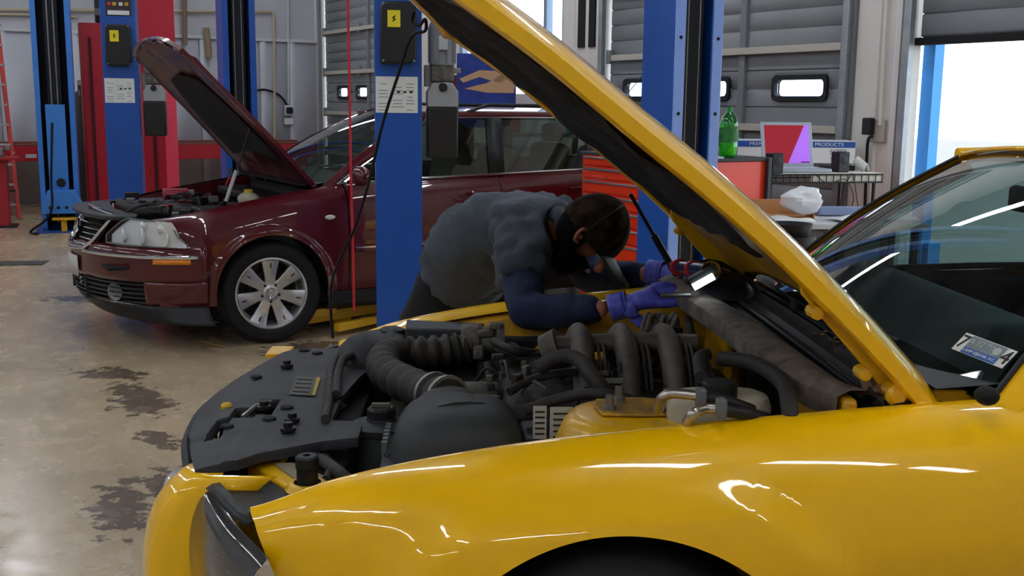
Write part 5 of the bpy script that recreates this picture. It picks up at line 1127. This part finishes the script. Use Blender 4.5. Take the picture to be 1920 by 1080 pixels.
# lower side table with cardboard, bag and papers
a2 = at_y(1448, 412, 6.05); tb = thing('side_table', 'low white-topped work table between tool chest and yellow car', 'table', (a2.x, a2.y, 0), R(4))
tz = .845; B((.42, .22, tz-.015), (.95, .50, .03), 'table_top', M('table_white', 'C4C8CC', .5), tb)
for x in (.03, .84):
    for y in (.03, .42): B((x, y, (tz-.03)/2), (.035, .035, tz-.03), 'leg', M('dark_post'), tb)
def ontab(x, y, z=0): m_ = Matrix.Translation((a2.x, a2.y, 0)) @ Matrix.Rotation(R(4), 4, 'Z'); return m_ @ Vector((x, y, tz+z))
t = thing('cardboard_box', 'flat open cardboard box under the white plastic bag', 'box', ontab(.15, .30), R(4)); CB = M('cardboard', 'C08E5C', .8)
B((0, 0, .006), (.30, .26, .01), 'bottom', CB, t); B((0, .125, .05), (.30, .006, .10), 'back_flap', CB, t); B((-.148, 0, .04), (.006, .26, .08), 'side_flap', CB, t); B((.148, 0, .03), (.006, .26, .06), 'side_flap', CB, t)
text('Cleo', .05, M('print_dark'), t, Matrix.Translation((-.06, .1215, .06)) @ Matrix.Rotation(R(90), 4, 'X'), 'carton_lettering') if False else None
m = MB(); c = ontab(.24, .20, .115); rows = []
for i in range(15):
    th = math.pi*i/14; rows.append([])
    for k in range(24):
        ph = 2*math.pi*k/24; n_ = 1+.28*noise.noise(Vector((math.cos(ph)*1.6*math.sin(th), math.sin(ph)*1.6*math.sin(th), math.cos(th)*1.6)))+.10*noise.noise(Vector((math.cos(ph)*5, math.sin(ph)*5, th*4)))
        rows[-1].append((c.x+.12*n_*math.sin(th)*math.cos(ph), c.y+.10*n_*math.sin(th)*math.sin(ph), c.z+.075*n_*math.cos(th)))
m.grid(rows, closed=True); o = m.build('plastic_bag', M('bag_white', 'E6EAF0', .35, coat=.3)); tag(o, 'crumpled white plastic bag on the side table', 'bag')
for i, (x, y, an, lb) in enumerate(((.50, .10, 12, 'white paper sheet on the side table right of the plastic bag'), (.78, .18, -8, 'white paper sheet at the far right of the side table'), (.10, .02, 4, 'white paper sheet at the front left of the side table'))):
    m = MB(); mt = Matrix.Translation(ontab(x, y, .016+.003*i)) @ Matrix.Rotation(R(an), 4, 'Z')
    m.grid([[mt @ Vector((-.11+.044*p_, -.14+.056*q_, .012*math.sin(p_*1.2+i)*math.sin(q_*.9))) for q_ in range(6)] for p_ in range(6)]); o = m.build('paper_sheet', PAPER, solid=.001); tag(o, lb, 'paper')
o = MB().box(ontab(.64, .44, .03), (.46, .08, .05), R(4)).build('grey_tray', M('tray_blue_grey', '7F8FAE', .5), bevel=.006); tag(o, 'long blue-grey tray along the back of the side table', 'tray')
o = MB().lathe([(0, 0), (.10, 0), (.115, .03), (.12, .06), (.115, .055), (.095, .012), (0, .012)], at_y(1478, 440, 5.6), seg=28).build('drain_pan', BLK); p = at_y(1478, 440, 5.6); tag(o, 'round black drain pan in front of the side table', 'pan')
t = thing('pan_stand', 'black drum standing under the round drain pan', 'drum', (p.x, p.y, 0)); MB().lathe([(0, 0), (.14, 0), (.14, p.z-.002), (0, p.z-.002)], seg=28).build('drum_wall', BLK, t); MB().lathe([(.143, .3), (.148, .31), (.143, .32)], seg=28).build('drum_hoop', STEEL, t)
# ================================================================== display behind the wagon
p = at_y(912, 150, 11.5); t = thing('display_board', 'blue and tan poster board standing behind the red wagon roof', 'poster', (p.x, p.y, 0), R(-6))
B((0, 0, 1.62), (.62, .03, .76), 'board', M('poster_blue', '2340A0', .5, col2='1A2E78', vscale=6), t)
TN = M('poster_tan', 'C29A74', .6)
MB().prism([(-.26, -.06), (-.05, .03), (.20, .02), (.30, -.04), (.16, -.10), (-.05, -.04), (-.22, -.10)], -.017, -.020, lambda q, h: (q[0]-.02, h, 1.80+q[1])).build('printed_shape', TN, t)
MB().prism([(-.24, -.20), (.0, -.14), (.22, -.02), (.30, -.08), (.28, -.24), (.0, -.24)], -.017, -.020, lambda q, h: (q[0]+.01, h, 1.84+q[1])).build('printed_shape', TN, t)
for x in (-.25, .25): B((x, .02, .65), (.03, .03, 1.3), 'leg', BLK, t)
B((0, .02, .015), (.62, .4, .03), 'foot', BLK, t)
t = thing('red_cabinet', 'dark red upright cabinet behind the wagon beside the blue poster', 'cabinet', (*at_y(866, 150, 12.2).xy, 0), R(-6)); B((0, 0, .90), (.22, .4, 1.78), 'cabinet_body', M('cab_maroon', '5A1420', .5), t); B((0, -.205, .95), (.18, .012, 1.6), 'cabinet_door', M('cab_maroon'), t); B((.06, -.215, 1.0), (.015, .02, .12), 'handle', STEEL, t)
p = at_y(1000, 260, 10.5); t = thing('parts_shelf', 'open shelf rack with boxes seen through the wagon rear window', 'shelf', (p.x, p.y, 0), R(-6))
for x in (-.4, .4):
    for y in (-.2, .2): B((x, y, .72), (.04, .04, 1.44), 'post', BLK, t)
for z in (.3, .75, 1.2): B((0, 0, z), (.84, .44, .03), 'shelf', GREYP, t)
for x, z, cl, lb in ((-.25, 1.2, 'B7433E', 'red carton on the top shelf seen through the wagon window'), (.05, 1.2, 'C9CDD0', 'white carton on the top shelf beside the red one'), (.28, 1.2, '4FA0B0', 'teal carton on the right of the top shelf'), (-.15, .75, '6F7B80', 'grey carton on the middle shelf of the rack')):
    q = Matrix.Translation(t.location) @ Matrix.Rotation(R(-6), 4, 'Z') @ Vector((x, 0, z+.127)); o = B(tuple(q), (.22, .3, .22), 'parts_box', M('box_'+cl, cl, .6), None, R(-6)); tag(o, lb, 'box')
# floor drain
p = at_z(36, 494, .0); t = thing('floor_drain', 'rectangular dark floor grate at the left edge', 'grate', (p.x, p.y, .0), R(10)); B((0, 0, .004), (.46, .26, .006), 'frame', M('grate_dark', '3C3934', .6), t)
for k in range(9): B((-.18+k*.045, 0, .0085), (.018, .21, .004), 'bar', M('grate_bar', '55504A', .6), t)
# bits on the floor near the wheel
for px, py, cl, lb, d_ in ((395, 645, 'A08040', 'thin wooden stick on the floor in front of the wagon wheel', (.26, .012, .012)), (404, 604, 'C9CDD0', 'small shiny foil scrap under the wagon bumper', (.05, .03, .012))):
    p = at_z(px, py, .007); o = B((p.x, p.y, .008), d_, 'floor_scrap', M('scrap_'+cl, cl, .5), None, R(-40)); tag(o, lb, 'scrap')
p = at_z(96, 428, 0); wallrun('floor_cable', 'black cable hanging down the leftmost blue column to the floor', 'cable', catmull([at_y(98, 230, 12.05), at_y(96, 330, 12.0), at_y(95, 400, 11.95), (p.x-.02, p.y-.5, .02), (p.x+.15, p.y-.7, .02)], 5), .014, BLKM)
# ================================================================== THE MECHANIC
mech = thing('person', 'mechanic in grey work shirt, black cap and blue gloves bending over the yellow car', 'person', at_z(840, 700, 0) if False else (-.30, 4.22, 0))
MI = Matrix.Translation(mech.location).inverted()
def mp(px, py, y): return MI @ at_y(px, py, y)
def skin(name, nodes, edges, mat, parent, sub=2, disp=None, roots=(0,)):
    keys = list(nodes); idx = {k: i for i, k in enumerate(keys)}
    me = bpy.data.meshes.new(name); me.from_pydata([tuple(nodes[k][0]) for k in keys], [(idx[a], idx[b_]) for a, b_ in edges], []); me.materials.append(mat)
    o = bpy.data.objects.new(name, me); C.objects.link(o); o.parent = parent
    md = o.modifiers.new('skin', 'SKIN'); md.use_smooth_shade = True; md.branch_smoothing = .6
    for i, k in enumerate(keys):
        r = nodes[k][1]; r = r if isinstance(r, tuple) else (r, r); me.skin_vertices[0].data[i].radius = r; me.skin_vertices[0].data[i].use_root = i in roots
    s_ = o.modifiers.new('sub', 'SUBSURF'); s_.levels = sub; s_.render_levels = sub
    if disp:
        tx = bpy.data.textures.new(name, 'CLOUDS'); tx.noise_scale = disp[0]; tx.noise_depth = 3
        d_ = o.modifiers.new('folds', 'DISPLACE'); d_.texture = tx; d_.strength = disp[1]; d_.mid_level = .5; d_.texture_coords = 'LOCAL'
    return o
J = dict(hip=mp(852, 545, 4.0), waist=mp(880, 482, 3.92), belly=mp(915, 440, 3.85), chest=mp(968, 425, 3.78), top=mp(1030, 412, 3.70), neck=mp(1062, 418, 3.61),
         rsh=mp(975, 440, 3.56), rel=mp(985, 588, 3.30), rwr=mp(1143, 579, 3.20), lsh=mp(1078, 412, 3.84), lel=mp(1105, 525, 3.72), lwr=mp(1224, 513, 3.50))
J['hipr'] = J['hip']+Vector((-.08, -.04, -.05)); J['hipl'] = J['hip']+Vector((.06, .08, -.05))
J['knr'] = Vector((-.12, -.03, .50)); J['knl'] = Vector((.12, .10, .50)); J['anr'] = Vector((-.16, .05, .09)); J['anl'] = Vector((.12, .18, .09)); J['tor'] = Vector((-.13, -.12, .035)); J['tol'] = Vector((.16, .01, .035))
HC = mp(1102, 437, 3.50); fwd = Vector((.62, -.16, -.77)).normalized(); side_ = Vector((.12, 1, -.05)).normalized(); crown = fwd.cross(side_).normalized()
if crown.z < 0: crown = -crown
lefty = crown.cross(fwd).normalized()
SK = M('skin_tone', 'A8694A', .55); SHIRT = M('shirt_grey', '474E58', .85, var=.15, vscale=7, bump=1.0, bscale=11); NAVY = M('navy_sleeve', '1F2A4A', .85, var=.2, vscale=9, bump=.8, bscale=16); PANT = M('black_trousers', '15151A', .9); GLV = M('blue_nitrile', '5A60CC', .38, var=.12, vscale=20, bump=.5, bscale=40)
body = {'hip': (J['hip'], (.13, .11)), 'waist': (J['waist'], (.125, .10)), 'belly': (J['belly'], (.125, .105)), 'chest': (J['chest'], (.14, .11)), 'top': (J['top'], (.11, .09)), 'neck': (J['neck'], .052),
        'skull0': (HC-crown*.03-fwd*.005, .098), 'skull': (HC+crown*.03, (.10, .10)), 'jaw': (HC-crown*.085+fwd*.045, (.060, .058)),
        'rsh': (J['rsh'], .062), 'rel': (J['rel'], .043), 'rwr': (J['rwr'], .029), 'lsh': (J['lsh'], .062), 'lel': (J['lel'], .043), 'lwr': (J['lwr'], .029),
        'hipr': (J['hipr'], .095), 'hipl': (J['hipl'], .095), 'knr': (J['knr'], .062), 'knl': (J['knl'], .062), 'anr': (J['anr'], .042), 'anl': (J['anl'], .042), 'tor': (J['tor'], (.045, .028)), 'tol': (J['tol'], (.045, .028))}
BE = [('hip', 'waist'), ('waist', 'belly'), ('belly', 'chest'), ('chest', 'top'), ('top', 'neck'), ('neck', 'skull0'), ('skull0', 'skull'), ('skull0', 'jaw'), ('top', 'rsh'), ('rsh', 'rel'), ('rel', 'rwr'), ('top', 'lsh'), ('lsh', 'lel'), ('lel', 'lwr'), ('hip', 'hipr'), ('hip', 'hipl'), ('hipr', 'knr'), ('hipl', 'knl'), ('knr', 'anr'), ('knl', 'anl'), ('anr', 'tor'), ('anl', 'tol')]
skin('body', body, BE, SK, mech)
sh0 = J['rsh'].lerp(J['rel'], .62); sl0 = J['lsh'].lerp(J['lel'], .62)
shirt = {'hem': (J['hip'].lerp(J['waist'], -.02), (.185, .170)), 'waist': (J['waist'], (.185, .165)), 'belly': (J['belly'], (.19, .175)), 'chest': (J['chest'], (.195, .180)), 'top': (J['top'], (.165, .150)), 'collar': (J['neck'].lerp(J['top'], .25), .095),
         'rsh': (J['rsh'], .105), 'rs1': (J['rsh'].lerp(J['rel'], .35), .102), 'rs2': (sh0, .112), 'lsh': (J['lsh'], .100), 'ls1': (J['lsh'].lerp(J['lel'], .35), .098), 'ls2': (sl0, .10)}
skin('work_shirt', shirt, [('hem', 'waist'), ('waist', 'belly'), ('belly', 'chest'), ('chest', 'top'), ('top', 'collar'), ('top', 'rsh'), ('rsh', 'rs1'), ('rs1', 'rs2'), ('top', 'lsh'), ('lsh', 'ls1'), ('ls1', 'ls2')], SHIRT, mech, 3, (.06, .06))
for o_ in mech.children:
    if o_.name == 'work_shirt':
        tx = bpy.data.textures.new('folds', 'MARBLE'); tx.noise_scale = .12; tx.turbulence = 9; d_ = o_.modifiers.new('creases', 'DISPLACE'); d_.texture = tx; d_.strength = .022; d_.mid_level = .5; d_.texture_coords = 'LOCAL'
for a, b_, c_, nm in (('rsh', 'rel', 'rwr', 'r'), ('lsh', 'lel', 'lwr', 'l')):
    P = [J[a].lerp(J[b_], .35), J[a].lerp(J[b_], .75), J[b_], J[b_].lerp(J[c_], .35), J[b_].lerp(J[c_], .94)]
    n_ = {k: (p, r) for k, (p, r) in enumerate(zip(P, (.074, .072, .070, .060, .046)))}
    skin('long_sleeve', n_, [(0, 1), (1, 2), (2, 3), (3, 4)], NAVY, mech, 3, (.05, .016))
us_ = {0: (J['top']+Vector((.0, -.02, -.02)), (.12, .11)), 1: (mp(1048, 468, 3.70), (.115, .10)), 2: (mp(1075, 515, 3.70), (.085, .08))}
skin('shaded_shirt_front', us_, [(0, 1), (1, 2)], M('shirt_shade_black', '0E0F14', .95, spec=.1), mech, 2, (.05, .02))  # hanging shirt front, the shade under the chest put into its black
tr = {'w': (J['hip'].lerp(J['waist'], .5), (.165, .14)), 'hip': (J['hip']+Vector((-.02, 0, -.03)), (.18, .155)), 'hipr': (J['hipr'], .125), 'hipl': (J['hipl'], .125), 'knr': (J['knr'], .080), 'knl': (J['knl'], .080), 'anr': (J['anr'], .068), 'anl': (J['anl'], .068)}
skin('trousers', tr, [('w', 'hip'), ('hip', 'hipr'), ('hip', 'hipl'), ('hipr', 'knr'), ('hipl', 'knl'), ('knr', 'anr'), ('knl', 'anl')], PANT, mech, 2, (.1, .03))
for a, b_ in (('anr', 'tor'), ('anl', 'tol')):
    d_ = (J[b_]-J[a]); d_.z = 0; d_.normalize(); q = J[a]
    skin('boot', {0: (q+Vector((0, 0, .04)), .052), 1: (Vector((q.x, q.y, .052))-d_*.03, (.046, .046)), 2: (Vector((q.x, q.y, .045))+d_*.09, (.048, .038)), 3: (Vector((q.x, q.y, .038))+d_*.17, (.042, .032))}, [(0, 1), (1, 2), (2, 3)], BLKM, mech)
# head details in the head's own frame
hm = Matrix((fwd, lefty, crown)).transposed().to_4x4(); hm.translation = HC
head = bpy.data.objects.new('head_gear', None); C.objects.link(head); head.parent = mech; head.matrix_basis = hm
CAPB = M('cap_brown', '3A2E22', .95, col2='17120E', vscale=22, spec=.1); CAPK = M('cap_black', '08080A', .95, spec=.05); HAIR = M('dark_hair', '0A0808', .9, spec=.1)
m = MB(); rows = []
for i in range(13):
    th = math.pi*.58*i/12; rows.append([((.112*math.sin(th))*math.cos(p)*(1.04 if math.cos(p) > 0 else 1.0), .096*math.sin(th)*math.sin(p), .02+.125*math.cos(th)) for p in [2*math.pi*k/32 for k in range(32)]])
m.grid(rows, closed=True); m.build('cap_crown', CAPB, head); MB().ball((0, 0, .146), (.008, .008, .005), 10, 6).build('cap_button', CAPK, head)
for k in range(6):
    p = 2*math.pi*k/6+.5; MB().tube([(.1135*math.sin(t)*math.cos(p)*(1.04 if math.cos(p) > 0 else 1), .0975*math.sin(t)*math.sin(p), .02+.127*math.cos(t)) for t in np.linspace(.05, 1.6, 9)], .0016, 4).build('cap_seam', CAPK, head)
m = MB(); m.grid([[(.085+.115*t*(1-.25*abs(q)**2.5)+.02*(1-q*q), q*.085*(1-.12*t), .018-.022*q*q-.02*t) for q in np.linspace(-1, 1, 15)] for t in np.linspace(0, 1, 9)]); m.build('cap_brim', CAPK, head, solid=.005)
m = MB(); rows = []
for i in range(9):
    th = math.pi*(.40+.42*i/8); rows.append([(-.004+.100*math.sin(th)*math.cos(p), .090*math.sin(th)*math.sin(p), .012+.115*math.cos(th)) for p in [R(75)+R(210)*k/20 for k in range(21)]])
m.grid(rows); m.build('hair', HAIR, head, solid=.006)
for s in (1, -1):
    m = MB(); m.tube(catmull([(.0, s*.084, .012), (-.014, s*.096, .006), (-.016, s*.098, -.016), (-.006, s*.092, -.036), (.004, s*.084, -.036)], 4), .0065, 7); m.ball((-.004, s*.086, -.010), (.012, .006, .020), 10, 6); m.build('ear', SK, head)
    MB().ball((.082, s*.031, -.008), (.010, .013, .009), 12, 8).build('eye', M('eye_white', 'C8C4BC', .3), head)
    MB().tube([(.098, s*.032+.022*math.cos(a), -.010+.016*math.sin(a)) for a in [2*math.pi*k/18 for k in range(19)]], .0018, 5).build('glasses_rim', M('glasses_frame', '8A8E92', .25, metal=.8), head); MB().tube([(.096, s*.054, -.006), (.05, s*.080, -.002), (-.01, s*.094, .004)], .0016, 5).build('glasses_temple', M('glasses_frame'), head)
m = MB(); m.tube(catmull([(.090, 0, .0), (.104, 0, -.022), (.116, 0, -.040), (.100, 0, -.050)], 4), [.008, .009, .010, .011, .012, .013, .014, .015, .015, .014, .013, .012, .010], 10); m.build('nose', SK, head)
m = MB(); m.tube([(.093, -.024, -.076), (.102, 0, -.074), (.093, .024, -.076)], .005, 7); m.build('mouth', M('lip_tone', '8C4A3C', .5), head)
m = MB(); m.grid([[(-.0+.088*math.cos(p)*(1-.25*t), .076*math.sin(p)*(1-.25*t), -.062-.062*t) for p in [R(-95)+R(190)*k/20 for k in range(21)]] for t in np.linspace(0, 1, 6)]); m.build('beard', HAIR, head, solid=.012)
m = MB(); m.tube(catmull([MI @ at_y(1040, 400, 3.60), MI @ at_y(1056, 412, 3.56), MI @ at_y(1060, 435, 3.57)], 4), .030, 10); m.build('shirt_collar', SHIRT, mech)
# gloved hands: palm, four unequal fingers, thumb at the side
def glove(w_, d_, n_, side, curl=.5, s_=1.0, lift=0):
    d_ = Vector(d_).normalized(); n_ = Vector(n_); n_ = (n_-d_*n_.dot(d_)).normalized(); x = d_.cross(n_).normalized()*side     # x towards the thumb side
    N_ = {'w': (w_-d_*.012, .040), 'p0': (w_+d_*.03*s_, (.052, .040)), 'p1': (w_+d_*.065*s_, (.054, .036))}
    E_ = [('w', 'p0'), ('p0', 'p1')]
    for i, (off, L, a) in enumerate(((.026, .080, .03), (.009, .088, .0), (-.009, .082, -.03), (-.026, .064, -.07))):
        k0 = w_+d_*(.092-.004*i)*s_+x*off*s_; N_['k%d' % i] = (k0, .0145); E_.append(('p1', 'k%d' % i)); prev = 'k%d' % i; p = k0; ang = curl*(.35+.06*i)
        dd = (d_+x*a).normalized()
        for j, f in enumerate((.46, .31, .23)):
            v_ = (dd*math.cos(ang)-n_*math.sin(ang)); p = p+v_*L*f*s_; nm = 'f%d%d' % (i, j); N_[nm] = (p, (.0125-.001*j)); E_.append((prev, nm)); prev = nm; ang += curl*.75
    t0 = w_+d_*.028*s_+x*.036*s_; t1 = t0+(d_*.45+x*.65-n_*.45).normalized()*.040*s_; t2 = t1+(d_*.8+x*.15-n_*.5).normalized()*.032*s_; t3 = t2+(d_*.85-x*.15-n_*.5).normalized()*.024*s_
    for nm, p, r in (('t0', t0, .016), ('t1', t1, .0125), ('t2', t2, .0105), ('t3', t3, .0085)): N_[nm] = (p, r)
    E_ += [('p0', 't0'), ('t0', 't1'), ('t1', 't2'), ('t2', 't3')]
    g = skin('glove', N_, E_, GLV, mech, 2, (.02, .004))
    m = MB(); P = [w_-d_*.030, w_-d_*.015, w_, w_+d_*.02]; m.tube(P, [.043, .040, .040, .040], 18, caps=False); m.build('glove_cuff', GLV, g, solid=.0012)
    for q in range(4): c = w_+d_*(-.02+.014*q); MB().tube([c-d_*.002, c+d_*.002], .0418, 18, caps=False).build('cuff_wrinkle', GLV, g)
    return g
rw_ = J['rwr']; glove(rw_+Vector((.030, -.004, .010)), (.93, -.16, .30), (-.15, -.72, .68), 1, .62, 1.35)
lw_ = J['lwr']; glove(lw_+Vector((.015, -.01, .003)), (.80, -.55, .02), (.0, -.35, .93), -1, .65, 1.25)
# work light held in the left hand
p = at_y(1300, 512, 3.12); t = thing('work_light', 'small work light with bright white lens held over the engine bay', 'lamp', p, 0)
a_, b_ = at_y(1262, 500, 3.30)-p, at_y(1330, 508, 3.02)-p
MB().tube([a_, b_], [.018, .024], 14).build('light_handle', M('lamp_dark_blue', '1D2A50', .3, coat=.5), t); d_ = (b_-a_).normalized()
for f in (.15, .55): c = a_.lerp(b_, f); MB().tube([c, c+d_*.014], .026, 16).build('red_ring', M('red_grip', 'C2201E', .4), t)
MB().tube([b_-d_*.01, b_+d_*.012], [.024, .030], 16).build('light_collar', CHROME, t)
c0, c1 = at_y(1300, 538, 2.98)-p, at_y(1338, 517, 2.97)-p
ax = (c1-c0).normalized(); MB().box(tuple((c0+c1)/2), ((c1-c0).length, .02, .018), mat=frame_m((0, 0, 0), ax, (0, 1, 0))).build('light_lens', M('led_white', 'E8F6FF', .3, emit=6.0), t)
MB().box(tuple((c0+c1)/2+Vector((0, .014, .018))), ((c1-c0).length+.02, .03, .02), mat=frame_m((0, 0, 0), ax, (0, 1, 0))).build('light_head', BLK, t)
MB().tube([(c0+c1)/2+Vector((0, .015, .01)), b_], .012, 8).build('light_neck', BLK, t)
t = thing('ratchet', 'small ratchet wrench at the right glove over the engine', 'wrench', at_y(1285, 552, 3.05), 0)
MB().tube([(-.07, 0, -.004), (.02, .0, .0)], [.008, .006], 8).build('ratchet_handle', STEEL, t); MB().lathe([(0, -.012), (.016, -.012), (.016, .012), (0, .012)], (.03, 0, 0), seg=16).build('ratchet_head', STEEL, t)
